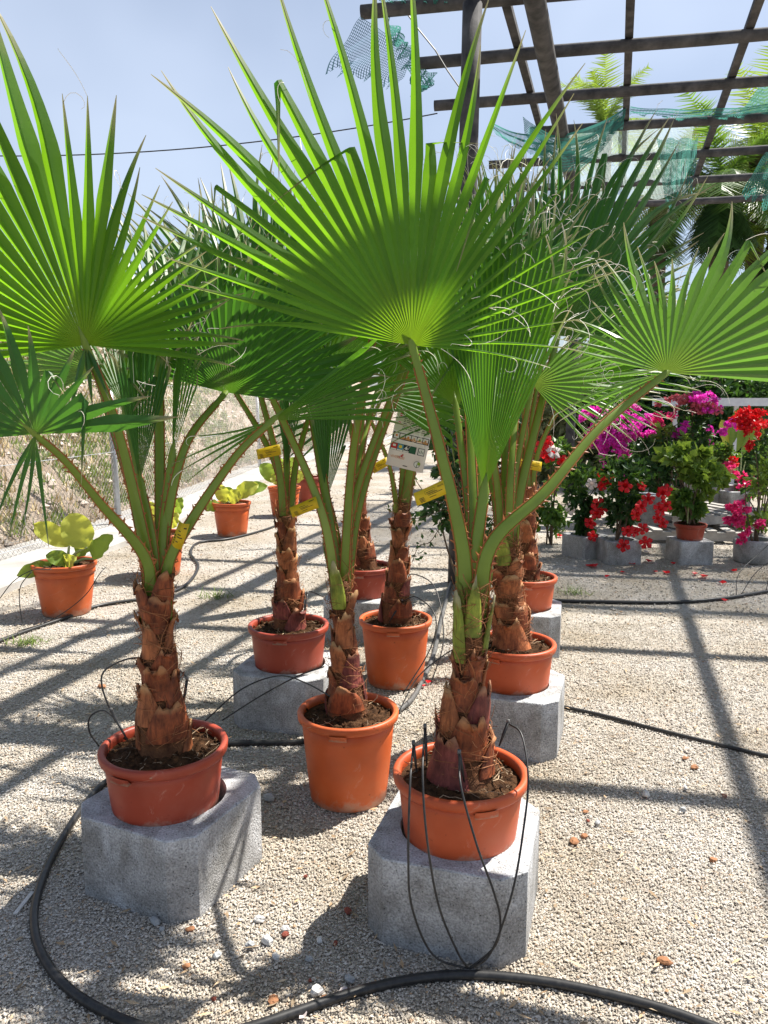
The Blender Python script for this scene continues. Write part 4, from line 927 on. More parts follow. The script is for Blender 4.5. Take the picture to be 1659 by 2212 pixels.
tubeline([(1098, 1562, 2.08), (1127, 1588, 2.03), (1141, 1680, 1.93), (1131, 1790, 1.83), (1106, 1930, 1.77), (1060, 2058, 1.77), tee], 'drip tube bowing out beyond the rim of the front pot', [((1098, 1560, 2.08), (1078, 1612, 2.06))])
b = MB(); b.tube([gp(1000, 2100, .012), gp(1024, 2100, .012)], .011, 8); tag(b.build('hose_fitting', MAT['hose_grey'], None, True), 'small grey fitting where four drip tubes meet the thick hose', 'fitting')
tubeline([(250, 1560, 2.35), (222, 1490, 2.36), (225, 1450, 2.38), (270, 1425, 2.42), (320, 1420, 2.45)], 'drip tube looping up behind the brown trunk of the hose-ringed pot', [((240, 1535, 2.3), (276, 1600, 2.22))])
tubeline([(214, 1612, 2.34), (193, 1580, 2.33), (195, 1548, 2.33), (225, 1535, 2.32), (258, 1562, 2.28)], 'small drip tube loop at the rim of the hose-ringed pot')
tubeline([(375, 1435, 2.42), (402, 1462, 2.36), (405, 1470, 2.35)], 'short drip tube with a stake behind the brown trunk', [((404, 1468, 2.35), (392, 1545, 2.33))])
tubeline([(440, 1560, 2.9), (520, 1490, 2.95), (600, 1460, 2.95), (660, 1475, 2.85), (735, 1517, 2.66)], 'drip tube arching over the mossy block to the tall middle pot', [((737, 1514, 2.66), (735, 1565, 2.66))])
tubeline([(480, 1556, 2.9), (560, 1505, 3.0), (640, 1462, 3.1), (700, 1440, 3.2)], 'drip tube rising straight past the mossy block')
tubeline([(700, 1290, 3.6), (672, 1278, 3.56), (664, 1284, 3.5), (658, 1310, 3.46)], 'bent drip tube with stake in the shaded brick-red pot', [((664, 1282, 3.5), (655, 1340, 3.45))])
tubeline([(870, 1500, 3.4), (930, 1400, 3.55), (940, 1330, 3.6), (900, 1290, 3.75), (868, 1300, 3.85)], 'drip tube looping beside the back tall pot', [((868, 1298, 3.85), (840, 1345, 3.8))])
tubeline([(860, 1540, 3.2), (905, 1460, 3.35), (975, 1405, 3.4), (1010, 1395, 3.35)], 'drip tube running to the stout palm pot')
tubeline([(930, 1480, 3.5), (958, 1380, 3.65), (940, 1270, 3.9), (890, 1240, 4.0), (878, 1262, 3.98)], 'long drip tube arching high above the grey hose')
tubeline([(1590, 1285, 5.75), (1596, 1240, 5.9), (1640, 1195, 6.1), (1690, 1150, 6.2)], 'thin tube bending up beside the round planter')
tubeline([(1600, 1285, 5.75), (1640, 1230, 5.9), (1720, 1180, 6.0)], 'thin tube crossing the loop beside the round planter')
tubeline([(1655, 1275, 5.75), (1668, 1210, 5.9), (1660, 1140, 6.0)], 'thin tube standing upright at the end of the flower row')
tubeline([(0, 1292, 4.9), (30, 1255, 4.9), (70, 1232, 4.9), (112, 1230, 4.95)], 'thin tube arching into the yellow-leaved pot from the fence side')
tubeline([(48, 1345, 4.9), (42, 1300, 4.9), (45, 1265, 4.9), (68, 1235, 4.95)], 'thin tube dropping beside the yellow-leaved pot')
tubeline([(40, 1363, 4.7), (110, 1340, 4.72), (180, 1290, 4.73), (215, 1240, 4.78), (228, 1225, 4.85)], 'thin tube crossing the face of the yellow-leaved pot')
tubeline([(430, 1190, 7.6), (455, 1220, 7.4), (430, 1245, 7.0), (405, 1215, 7.2)], 'thin wire loop lying on gravel beside an orange pot')

# ================================================================ tags and printed card
def sheet(c4, n=6, bend=0., th=.0008):
    A, B, C_, D = [np.asarray(q, float) for q in c4]; N = nrm(np.cross(B-A, D-A))
    if np.dot(N, _fw) > 0: N = -N
    def P(u, v, off=0.): return (A*(1-u)+B*u)*(1-v)+(D*(1-u)+C_*u)*v+N*(bend*math.sin(u*math.pi)+off)
    vs = []; fs = []
    for s_ in (0, 1):
        for i in range(n+1):
            for v in (0, 1): vs.append(P(i/n, v, -th*s_))
    k = 2*(n+1)
    for i in range(n): a = i*2; fs += [(a, a+2, a+3, a+1), (k+a+1, k+a+3, k+a+2, k+a), (a, k+a, k+a+2, a+2), (a+1, a+3, k+a+3, k+a+1)]
    fs += [(0, 1, k+1, k), (2*n, k+2*n, k+2*n+1, 2*n+1)]
    return vs, fs, P
def patch(P, u0, u1, v0, v1, mat, parent, name='print_line', off=.0012, nu=3):
    vs = []; fs = []
    for i in range(nu+1):
        u = u0+(u1-u0)*i/nu; vs += [P(u, v0, off), P(u, v1, off)]
    for i in range(nu): a = i*2; fs.append((a, a+2, a+3, a+1))
    return mk(name, vs, fs, mat, parent)
def lettering(P, text, u, v, height, parent, mat, off=.0016, wide=1.):
    """printed words laid on a sheet; u,v = left end of the baseline, height in sheet v units"""
    cu = bpy.data.curves.new('lettering', 'FONT'); cu.body = text; cu.size = 1.; ob = bpy.data.objects.new('tmp_text', cu); COL.objects.link(ob)
    me = bpy.data.meshes.new_from_object(ob.evaluated_get(bpy.context.evaluated_depsgraph_get())); n = len(me.vertices)
    co = np.empty(n*3); me.vertices.foreach_get('co', co); co = co.reshape(-1, 3); fs = [tuple(p.vertices) for p in me.polygons]
    bpy.data.objects.remove(ob); bpy.data.curves.remove(cu); bpy.data.meshes.remove(me)
    wu = np.linalg.norm(P(1, .5)-P(0, .5)); hv = np.linalg.norm(P(0, 1)-P(0, 0))
    vs = [P(u+c[0]*height*wide*hv/wu, v-c[1]*height, off) for c in co]
    o = mk('lettering', vs, fs, mat, parent); return o
def ytag(c, Y, label, bend=.004, full=False):
    q = [atY(x, y, Y if not isinstance(Y, (list, tuple)) else Y[i]) for i, (x, y) in enumerate(c)]
    vs, fs, P = sheet(q, 8, bend); o = mk('plant_tag', vs, fs, MAT['tag'], None, True); tag(o, label, 'tag', 'yellow plant tags')
    for i in range(4): patch(P, .10+.01*i, .24+.01*i, .56+i*.10, .60+i*.10, MAT['ink'], o)
    for i, (a, b2, w) in enumerate(((.34, .56, .32), (.36, .66, .46), (.38, .82, .56), (.4, .6, .74))): patch(P, a, b2, w, w+.035, MAT['ink'], o)
    if full:
        lettering(P, 'ESPA\u00d1A', .70, .30, .15, o, MAT['ink'])
        for a in ((.30, .60, .19, .205), (.30, .60, .415, .43), (.30, .305, .19, .43), (.60, .605, .19, .43)): patch(P, *a, MAT['ink'], o)
    else: patch(P, .72, .90, .16, .21, MAT['ink'], o)
    return o
ytag([(893, 1066), (962, 1034), (971, 1064), (901, 1093)], [2.06, 2.085, 2.085, 2.06], 'yellow tag reading ESPA\u00d1A on the stalk of the widest bright fan', full=True)
ytag([(625, 1097), (682, 1072), (689, 1097), (632, 1118)], 2.71, 'yellow tag on a pale striped stalk of the middle palm')
ytag([(553, 971), (604, 959), (608, 982), (557, 993)], 3.44, 'yellow tag in front of the far fence post')
ytag([(798, 1006), (835, 987), (838, 1006), (808, 1023)], 3.76, 'small yellow tag beside the printed white card')
ytag([(388, 1124), (410, 1132), (392, 1188), (370, 1172)], 2.2, 'yellow tag curled round a stalk above the brown trunk', bend=.02)
ytag([(1121, 990), (1171, 998), (1169, 1019), (1122, 1009)], 4.47, 'yellow tag on the palm nearest the flowers')
# printed care card
cm = {k: simple('card_'+k, c, tuple(x*.92 for x in c), rough=.4, scale=4) for k, c in dict(white=(.70, .69, .66), pale=(.36, .45, .22), pale2=(.48, .53, .34), pale3=(.58, .60, .48), dk=(.01, .05, .03), green=(.012, .10, .045), red=(.5, .02, .02), blue=(.08, .3, .42),
      sun=(.75, .55, .05), navy=(.015, .03, .04), orange=(.62, .22, .06), tan=(.5, .25, .1), leaf=(.25, .38, .05)).items()}
q = [atY(866, 856, 3.62), atY(946, 875, 3.62), atY(913, 1022, 3.62), atY(833, 1003, 3.62)]
vs, fs, P = sheet(q, 6, .004, .001); card = mk('care_card', vs, fs, cm['white'], None, True); tag(card, 'printed white and green plant care card with pictograms hung on a palm', 'card')
patch(P, .005, .995, .0, .07, cm['dk'], card, 'card_header', .0009)
for v0, v1, k in ((.07, .22, 'pale'), (.22, .36, 'pale2'), (.36, .48, 'pale3')): patch(P, .005, .995, v0, v1, cm[k], card, 'card_panel', .0009)
def disc(u, v, r, mat, name='pictogram', off=.0018, n=14):
    wu = np.linalg.norm(P(1, .5)-P(0, .5)); hv = np.linalg.norm(P(0, 1)-P(0, 0))
    return mk(name, [P(u+r*math.cos(2*math.pi*k/n), v+r*wu/hv*math.sin(2*math.pi*k/n), off) for k in range(n)], [tuple(range(n))], mat, card)
for v, k in ((.13, 'red'), (.25, 'red'), (.37, 'red')): disc(.12, v, .055, cm['white']); disc(.12, v, .042, cm[k], off=.0022); patch(P, .085, .155, v-.006, v+.006, cm['sun' if v < .2 else 'white'], card, 'pictogram', .0026)
for v in (.105, .13, .155, .18, .235, .26, .285, .31, .335, .36, .385, .41, .435):
    u = .22
    while u < .92:
        w = rng.uniform(.05, .13); patch(P, u, min(u+w, .95), v, v+.009, MAT['ink'], card, 'print_line', .0018, 1); u += w+.025
patch(P, .02, .985, .505, .60, MAT['ink'], card, 'picture_strip', .0014)
for i in range(6):
    u = .05+i*.155; patch(P, u, u+.135, .515, .59, cm['white'], card, 'picture', .0018, 1)
    patch(P, u, u+.135, .56 if i else .55, .59, cm['tan'], card, 'picture', .0022, 1) if i else None
    disc(u+.067, .55, .03, cm[('orange', 'white', 'orange', 'tan', 'leaf', 'tan')[i]], 'picture', .0026, 8)
patch(P, .02, .70, .66, .765, cm['navy'], card, 'pictogram_strip', .0014)
for u, k in ((.035, 'red'), (.20, 'blue'), (.365, 'navy'), (.53, 'green')): patch(P, u, u+.155, .665, .74 if k != 'green' else .762, cm[k], card, 'pictogram', .0018, 1)
for u in (.035, .20, .365): patch(P, u, u+.15, .742, .762, cm['white'], card, 'pictogram', .0018, 1)
disc(.277, .70, .045, cm['sun'], off=.0024); disc(.44, .71, .032, cm['white'], off=.0024); patch(P, .43, .45, .68, .70, cm['white'], card, 'pictogram', .0024, 1)
patch(P, .075, .15, .68, .71, cm['white'], card, 'pictogram', .0024, 1)
patch(P, .75, .93, .66, .765, cm['navy'], card, 'pictogram', .0014, 1); patch(P, .77, .915, .668, .755, cm['white'], card, 'pictogram', .0018, 1)
for du in (-.045, 0, .045): patch(P, .842+du-.008, .842+du+.008, .69+abs(du)*.3, .735, cm['green'], card, 'pictogram', .0024, 1)
lettering(P, 'VIVERGRI', .07, .875, .055, card, cm['orange'], wide=.9)
disc(.36, .83, .028, cm['red'], 'logo_leaf', .002, 8); disc(.31, .85, .018, cm['red'], 'logo_leaf', .002, 8); disc(.385, .81, .02, cm['red'], 'logo_leaf', .002, 8)
disc(.80, .90, .085, cm['dk'], 'logo_ring', .0016); disc(.80, .90, .073, cm['white'], 'logo_ring', .002); disc(.845, .885, .045, cm['leaf'], 'logo_leaf', .0024, 8)
patch(P, .79, .805, .90, .95, cm['dk'], card, 'logo_ring', .0026, 1); patch(P, .44, .56, .955, .965, MAT['ink'], card, 'print_line', .0018, 1)
b = MB(); b.tube([P(.35, .02), atY(905, 850, 3.8), atY(903, 830, 3.93)], .0012, 4); b.build('tie', MAT['hose'], card)

# ================================================================ broad-leaved potted plants by the fence
MAT['yleaf'] = leafmat('broad_leaf_yellow', (.46, .50, .10), (.66, .66, .07), tmix=.5, rough=.45, island=.12, scale=14)
MAT['gleaf'] = leafmat('broad_leaf_green', (.17, .27, .05), (.40, .54, .06), tmix=.45, rough=.42, island=.15, scale=14)
MAT['stalk'] = simple('stalk_pale', (.34, .42, .16), (.48, .52, .28), scale=10, rough=.5)
def bigleaf(e, root, base, tip, width, mat, curl=.25, fold=.25, face=None, stalk_r=.009):
    root, base, tip = [np.asarray(p, float) for p in (root, base, tip)]
    width = width*1.0; P0 = spline([root, root*.45+base*.55+np.array([0, 0, .02]), base], 6); b = MB(); b.tube(P0, np.linspace(stalk_r*1.5, stalk_r*.7, len(P0)), 7); st = b.build('leaf_stalk', MAT['stalk'], e, True)
    ax = tip-base; Ln = np.linalg.norm(ax); T = nrm(ax); n_ = nrm(face if face is not None else -_fw+np.array([0, 0, .35])); Sd = nrm(np.cross(T, n_)); Nn = nrm(np.cross(Sd, T))
    NL, NW = 14, 6; vs = []; fs = []
    for i in range(NL+1):
        t = i/NL; w = width*.5*1.05*((t+.015)**.55*(1.0-t)**.62)*1.9*.78+.001; c = base+ax*t+Nn*curl*Ln*(math.sin(t*math.pi*.75)*.5)-np.array([0, 0, .18*curl*Ln*t*t])
        for k in range(-NW//2, NW//2+1):
            u = k/(NW/2); vs.append(c+Sd*w*u+Nn*(abs(u)**1.3*w*fold)+Nn*.012*abs(u)*math.sin(t*19+u*4+width*50))
    m = NW+1
    for i in range(NL):
        for k in range(NW): a = i*m+k; fs.append((a, a+1, a+m+1, a+m))
    mk('leaf', vs, fs, MAT[mat], st, True)
def strel(x, y, label, plab, leaves, D=.43, h=.335, mat='pot_orange', px=None):
    pot(x, y, 0., h, D/2, D/2*.74, plab, mat=mat, collar=.05, roots=8, lip=.03, soil_d=.035, tabs=False, group='orange pots along the fence')
    e = empty('broad_leaved_plant', (x, y, h-.03), label, 'plant', 'broad-leaved potted plants')
    for (bx, by, tx, ty, w, m, dy0, dy1, kw) in leaves:
        r0 = np.array([x+rng.uniform(-.03, .03), y+rng.uniform(-.03, .03), h-.04]); bigleaf(e, r0, atY(bx, by, y+dy0), atY(tx, ty, y+dy1), w, m, **kw)
p1 = gp(145, 1322)
strel(p1[0], p1[1], 'plant with a large glowing yellow leaf in the pot nearest the thorny drooping stalk', 'orange pot striped by palm leaf shadows, near the wire fence',
      [(150, 1178, 78, 1130, .20, 'yleaf', 0, .05, dict(curl=.35)), (187, 1182, 150, 1108, .30, 'yleaf', -.08, -.02, dict(curl=.15, fold=.15)), (201, 1207, 246, 1152, .17, 'gleaf', 0, .03, dict(curl=.3)),
       (128, 1228, 38, 1240, .16, 'gleaf', -.02, -.1, dict(curl=.45)), (140, 1225, 168, 1200, .15, 'yleaf', -.12, -.14, dict(curl=.4)), (165, 1200, 205, 1165, .16, 'gleaf', .06, .1, {}), (150, 1215, 98, 1195, .15, 'gleaf', -.1, -.15, dict(curl=.5))], h=.36)
p2 = gp(347, 1240)
strel(p2[0], p2[1], 'plant with upright pale yellow leaves half hidden behind palm stalks', 'orange pot half hidden behind the stalks of the brown-trunked palm',
      [(365, 1120, 352, 1050, .22, 'yleaf', 0, 0, dict(curl=.15)), (378, 1115, 395, 1072, .15, 'gleaf', .05, .05, {}), (340, 1130, 318, 1080, .2, 'yleaf', 0, 0, {}), (368, 1140, 385, 1105, .16, 'yleaf', -.1, -.1, {})], h=.36)
p3 = gp(502, 1155)
strel(p3[0], p3[1], 'plant with spreading leaves in the free-standing pot before the dry bank', 'orange pot standing clear on sunny gravel by the winding hose',
      [(490, 1085, 470, 1045, .22, 'yleaf', 0, 0, {}), (510, 1075, 560, 1045, .26, 'yleaf', 0, .05, dict(curl=.4)), (515, 1070, 580, 1048, .22, 'gleaf', .1, .15, dict(curl=.4)), (478, 1092, 440, 1100, .2, 'gleaf', 0, -.1, dict(curl=.4)), (497, 1085, 520, 1058, .22, 'yleaf', -.1, -.1, {}), (500, 1080, 488, 1050, .2, 'gleaf', .1, .1, {})], h=.37)
p4 = gp(615, 1113)
strel(p4[0], p4[1], 'plant with rounded green leaves behind the slim dark trunk', 'orange pot behind the slim dark palm trunk',
      [(598, 1040, 562, 1000, .3, 'gleaf', 0, 0, dict(curl=.3)), (610, 1030, 600, 985, .26, 'gleaf', 0, 0, {}), (622, 1030, 640, 985, .26, 'gleaf', 0, 0, {}), (630, 1040, 660, 1020, .24, 'yleaf', -.1, -.1, {}), (606, 1045, 585, 1025, .2, 'yleaf', -.1, -.1, {})], h=.38)
p5 = gp(668, 1085)
pot(p5[0], p5[1], 0, .38, .2, .15, 'dark red empty pot last in the row along the fence', 'pot_red', roots=0, soil_d=.05, tabs=False, group='orange pots along the fence')

# ================================================================ shrubs and flowers
MAT['lf_dark'] = leafmat('leaf_dark', (.030, .075, .022), (.08, .18, .02), tmix=.3, island=.45)
MAT['lf_mid'] = leafmat('leaf_mid', (.07, .15, .03), (.18, .32, .03), tmix=.35, island=.45)
MAT['lf_lime'] = leafmat('leaf_lime', (.13, .22, .04), (.27, .38, .04), tmix=.4, island=.4)
MAT['lf_pale'] = leafmat('leaf_pale', (.22, .24, .12), (.25, .28, .10), tmix=.35, island=.45)
MAT['fl_mag'] = leafmat('bract_magenta', (.80, .06, .56), (.8, .05, .5), tmix=.35, island=.35)
MAT['fl_pink'] = leafmat('bract_pink', (.82, .045, .25), (.82, .05, .22), tmix=.35, island=.3)
MAT['fl_salm'] = leafmat('bract_salmon', (.66, .17, .20), (.6, .14, .16), tmix=.35, island=.35)
MAT['fl_red'] = leafmat('petal_red', (.66, .012, .018), (.7, .015, .02), tmix=.3, island=.25)
MAT['fl_white'] = leafmat('petal_white', (.75, .65, .62), (.6, .5, .45), tmix=.3, island=.15)
def leafcloud(c, r, n, size, seed, shell=.35, aspect=.5, up=.4, clump=0):
    g_ = np.random.default_rng(seed); c = np.asarray(c, float); r = np.asarray(r, float)
    d = g_.normal(size=(n, 3)); d /= np.linalg.norm(d, axis=1)[:, None]; rad = g_.uniform(shell**3, 1, n)**(1/3)
    if clump:
        cs = g_.normal(size=(clump, 3)); cs /= np.linalg.norm(cs, axis=1)[:, None]; cs *= g_.uniform(.45, .95, (clump, 1)); k = g_.integers(0, clump, n)
        p = cs[k]+d*rad[:, None]*g_.uniform(.22, .42, (clump, 1))[k]; nn = p/(np.linalg.norm(p, axis=1)[:, None]+1e-9)
    else: p = d*rad[:, None]; nn = d
    pos = c+p*r
    t = g_.normal(size=(n, 3))+nn*.9+np.array([0, 0, -.25]); t /= np.linalg.norm(t, axis=1)[:, None]
    nm = nn*.5+g_.normal(size=(n, 3))*.6+np.array([0, 0, up]); s_ = np.cross(t, nm); s_ /= np.linalg.norm(s_, axis=1)[:, None]; nm = np.cross(s_, t)
    L_ = (size*g_.uniform(.6, 1.3, n))[:, None]; w = L_*aspect*.5
    v = np.stack([pos, pos+t*L_*.45-s_*w+nm*w*.35, pos+t*L_, pos+t*L_*.45+s_*w+nm*w*.35, pos+t*L_*.5], 1).reshape(-1, 3)
    b0 = np.arange(n)[:, None]*5
    f = np.concatenate([b0+np.array([[0, 1, 4]]), b0+np.array([[1, 2, 4]]), b0+np.array([[4, 2, 3]]), b0+np.array([[0, 4, 3]])], 0)
    return v, f
_star = None
def starflower(e, p, size, mat, face):
    face = nrm(face); a = nrm(np.cross(face, (0.1, .2, 1.))); b_ = np.cross(face, a); vs = [np.asarray(p)-face*size*.6]; fs = []; rot = rng.random()*6
    for k in range(5):
        t = rot+k*2*math.pi/5
        for da, r_, o_ in ((-.60, .50, .0), (-.50, 1.0, .16), (-.05, 1.22, .04), (.50, 1.0, .2), (.60, .50, .0)): vs.append(np.asarray(p)+(a*math.cos(t+da)+b_*math.sin(t+da))*size*r_*.5+face*size*(.12-o_))
        i = 1+k*5; fs += [(0, i, i+4), (i, i+1, i+2), (i, i+2, i+4), (i+2, i+3, i+4)]
    return mk('flower', vs, fs, mat, e)
def shrub(name, label, base, blobs, seed, leaf='lf_mid', size=.06, dens=1., group=None, cat='shrub', stems=5, flowers=(), stars=(), canes=0, aspect=.55):
    """blobs: (centre, radii, n leaves); flowers: (centre, radii, n, mat, size); stars: (point, size, mat)"""
    e = empty(name, base, label, cat, group); base = np.asarray(base, float); V = []; F = []; k = 0
    for i, (c, r, n) in enumerate(blobs):
        v, f = leafcloud(c, r, int(n*dens), size, seed+i, clump=max(5, int(n/45)), aspect=aspect); V.append(v); F.append(f+k); k += len(v)
    tag(mk('foliage', np.concatenate(V), np.concatenate(F), MAT[leaf], e), kind='stuff')
    b = MB()
    for i in range(stems):
        c, r, n = blobs[i % len(blobs)]; q = np.asarray(c)+np.asarray(r)*np.array([rng.uniform(-.6, .6), rng.uniform(-.6, .6), rng.uniform(0, .6)]); s_ = base+np.array([rng.uniform(-.04, .04), rng.uniform(-.04, .04), 0]); mid = (s_+q)/2+np.array([rng.uniform(-.05, .05), 0, .06])
        b.tube(spline([s_, mid, q], 4), np.linspace(.010, .004, 9), 5)
    b.build('stems', MAT['twig'], e)
    for i, (c, r, n, m, sz) in enumerate(flowers):
        v, f = leafcloud(c, r, int(n*1.7), sz*.78, seed*3+i, shell=.3, aspect=.9, up=.2, clump=max(4, n//28)); tag(mk('flower_cluster', v, f, MAT[m], e), kind='stuff')
    for p, sz, m in stars: starflower(e, p, sz*1.08, MAT[m], np.array([rng.uniform(-.5, .5), -1, rng.uniform(-.1, .7)]))
    for i in range(canes):
        s_ = base+np.array([rng.uniform(-.09, .09), rng.uniform(-.06, .06), 0]); b = MB(); b.tube([s_, s_+np.array([0, 0, blobs[0][0][2]-base[2]+.25])], .005, 5); b.build('cane', MAT['stalk'], e)
    return e
def px2(x, y, Y): return atY(x, y, Y)
def rad(px_, Y): return px_*Y/FP
# -- red trumpet flowers in concrete planters
def mandevilla(bx, by, Y, top, half, label, plabel, seed, stars, rot=0.):
    g0 = gp(bx, by); g0[2] = 0; block(g0[0], g0[1], rot, plabel, side=.32, cham=.02, h=.21, hole=.13, group='concrete flower planters')
    b0 = np.array([g0[0], g0[1], .2]); t = px2(*top, g0[1])
    hz = t[2]-.2; blobs = [((b0+t)/2*np.array([1, 1, 1])+np.array([0, 0, -.12*hz]), (half*.55, half*.5, hz*.42), 420), (t-np.array([0, 0, hz*.28]), (half, half*.7, hz*.36), 560)]
    shrub('trumpet_flower_shrub', label, b0, blobs, seed, 'lf_dark', .07, stars=[(px2(x, y, g0[1]-d), s_, m) for x, y, d, s_, m in stars], flowers=(), cat='flower', group='red trumpet flowers in planters')
    e2 = bpy.data.objects['trumpet_flower_shrub' if seed == 40 else 'trumpet_flower_shrub.001']
    v, f = leafcloud(t-np.array([0, 0, hz*.18]), (half, half*.7, hz*.28), 260, .07, seed+77, clump=9); tag(mk('young_foliage', v, f, MAT['lf_mid'], e2), kind='stuff')
mandevilla(1262, 1200, 6.9, (1262, 1020), .20, 'dark-leaved shrub with red and white trumpet flowers in the planter turned edgewise', 'square concrete planter turned edgewise, with white and red flowers', 40,
           [(1292, 1090, .2, .11, 'fl_red'), (1288, 1108, .22, .10, 'fl_red'), (1275, 1130, .2, .10, 'fl_red'), (1300, 1100, .2, .09, 'fl_red'), (1280, 1158, .2, .09, 'fl_red'), (1305, 1025, .15, .1, 'fl_red'), (1318, 1035, .1, .1, 'fl_red'), (1278, 1045, .2, .09, 'fl_white'), (1300, 1050, .2, .08, 'fl_red')], R(28))
mandevilla(1335, 1212, 6.5, (1350, 1005), .27, 'dark-leaved shrub crowded with red trumpet flowers in the plain square planter', 'square concrete planter below the red flower cascade', 60,
           [(1350, 1050, .2, .11, 'fl_red'), (1385, 1095, .25, .1, 'fl_red'), (1375, 1110, .25, .11, 'fl_red'), (1400, 1078, .2, .1, 'fl_red'), (1432, 1065, .2, .1, 'fl_red'), (1440, 1058, .1, .09, 'fl_red'), (1425, 1100, .2, .11, 'fl_red'), (1438, 1092, .2, .1, 'fl_red'), (1370, 1148, .25, .09, 'fl_red'),
            (1355, 1148, .25, .09, 'fl_red'), (1388, 1142, .25, .09, 'fl_red'), (1347, 1178, .25, .1, 'fl_red'), (1395, 1172, .2, .1, 'fl_red'), (1432, 1130, .15, .08, 'fl_red'), (1386, 1050, .1, .08, 'fl_red'), (1420, 1120, .2, .08, 'fl_red')], R(4))
# -- lime variegated bougainvillea in a low pot on a grey block
g0 = gp(1487, 1212); block(g0[0], g0[1], R(3), 'grey concrete block under the pot of lime-green foliage', side=.32, cham=.015, h=.21, hole=.11, group='concrete flower planters')
pot(g0[0], g0[1], .205, .15, .145, .11, 'shallow terracotta pot holding lime-green climbing foliage', 'pot_red', roots=0, soil_d=.02, tabs=False, group=None)
Y = g0[1]; shrub('climbing_shrub', 'lime-green leafy climber on canes in the shallow terracotta pot', (g0[0], Y, .33), [(px2(1487, 1060, Y), (.16, .14, .32), 330), (px2(1480, 1000, Y), (.30, .2, .16), 330), (px2(1520, 1030, Y), (.2, .16, .22), 160)], 80, 'lf_lime', .085, stems=6, canes=3, aspect=.75)
shrub('climbing_shrub', 'mid-green lower leaves of the climber tied to canes', (g0[0]+.02, Y+.05, .33), [(px2(1490, 1090, Y), (.13, .12, .24), 260)], 85, 'lf_mid', .08, stems=4, aspect=.75)
# -- round planter with pink flowers at the end
g0 = gp(1628, 1212); b = MB(); b.lathe([(.17, 0), (.178, .01), (.185, .20), (.175, .21), (.14, .21), (.135, .1)], (g0[0], g0[1], 0), 36, True); rp = b.build('round_planter', MAT['block'], None, True); tag(rp, 'round concrete planter with hot pink flowers at the end of the row', 'planter')
b = MB(); b.lathe([(0.001, .17), (.14, .165)], (g0[0], g0[1], 0), 24); b.build('soil', MAT['soil'], rp)
Y = g0[1]; shrub('pink_bougainvillea', 'hot pink bougainvillea spilling from the round planter', (g0[0], Y, .17), [(px2(1640, 1090, Y), (.2, .16, .3), 260), (px2(1650, 1000, Y), (.16, .14, .26), 220)], 90, 'lf_lime', .075, stems=5,
      flowers=[(px2(1578, 1110, Y-.1), (.11, .09, .08), 120, 'fl_pink', .05), (px2(1610, 1130, Y-.15), (.09, .08, .13), 120, 'fl_pink', .05), (px2(1598, 1095, Y-.15), (.10, .09, .06), 110, 'fl_pink', .05), (px2(1640, 1125, Y-.15), (.08, .08, .06), 60, 'fl_pink', .05), (px2(1600, 1165, Y-.1), (.05, .05, .05), 40, 'fl_pink', .05)])
# -- pallets
def pallet(c, rz, z0, label, L_=1.2, Wd=.9):
    e = empty('pallet', (c[0], c[1], z0), label, 'pallet', 'weathered wooden pallets'); ca, sa = math.cos(rz), math.sin(rz)
    def at(x, y, z): return (c[0]+x*ca-y*sa, c[1]+x*sa+y*ca, z0+z)
    for i in range(7): b = MB(); b.box(at(-L_/2+.05+i*(L_-.1)/6, 0, .125+rng.uniform(-.002, .002)), .095, Wd, .02, rz); b.build('slat', MAT['palletwood'], e)
    for j in (-1, 0, 1): b = MB(); b.box(at(0, j*(Wd/2-.05), .07), L_, .09, .088, rz); b.build('runner', MAT['palletwood'], e)
    for i in (-1, 0, 1): b = MB(); b.box(at(i*(L_/2-.06), 0, .012), .1, Wd, .02, rz); b.build('bottom_board', MAT['palletwood'], e)
g0 = gp(1470, 1170); pallet((g0[0]+.15, g0[1]+.35), R(-6), 0., 'wooden pallet lying on the ground behind the grey block')
pallet((g0[0]+.35, g0[1]+.55), R(20), .145, 'wooden pallet lying askew on top of the other one')
# -- blocks and plants standing on the pallet
for (x, y, z, s_, h_, lab) in ((1572, 1105, .145, .30, .30, 'hollow concrete block next to the pink flowers on the pallet'), (1532, 1095, .145, .28, .34, 'hollow concrete block carrying the brown bowl behind the pallet'), (1415, 1140, .28, .30, .28, 'pale concrete block behind the red trumpet flowers'), (1610, 1110, .145, .3, .24, 'low concrete block with a dark pot of pink flowers')):
    p = gp(x, y, z); o = block(p[0], p[1]+.35, R(12), lab, side=s_, cham=.015, h=h_, hole=.1, group='concrete blocks on the pallets'); o.location.z = z
p = gp(1532, 1040, .49); b = MB(); YB = gp(1532, 1095, .145)[1]+.35; bb = atY(1548, 1035, YB)
pot(bb[0], YB, .485, .13, .2, .15, 'brown bowl of magenta flowers on the hollow block', 'pot_red', roots=0, tabs=False, group=None)
shrub('magenta_bougainvillea', 'magenta bougainvillea in the brown bowl beside the big paddle leaves', (bb[0], YB, .58), [(px2(1555, 985, YB), (.28, .2, .2), 330), (px2(1540, 960, YB), (.2, .16, .15), 120)], 100, 'lf_mid', .08,
      flowers=[(px2(1545, 935, YB-.1), (.13, .1, .08), 190, 'fl_mag', .05), (px2(1590, 920, YB-.1), (.16, .1, .09), 190, 'fl_mag', .05), (px2(1535, 965, YB-.15), (.09, .08, .06), 80, 'fl_mag', .05), (px2(1580, 1000, YB-.2), (.08, .08, .06), 50, 'fl_red', .05), (px2(1555, 1000, YB-.2), (.14, .08, .05), 60, 'fl_pink', .05)])
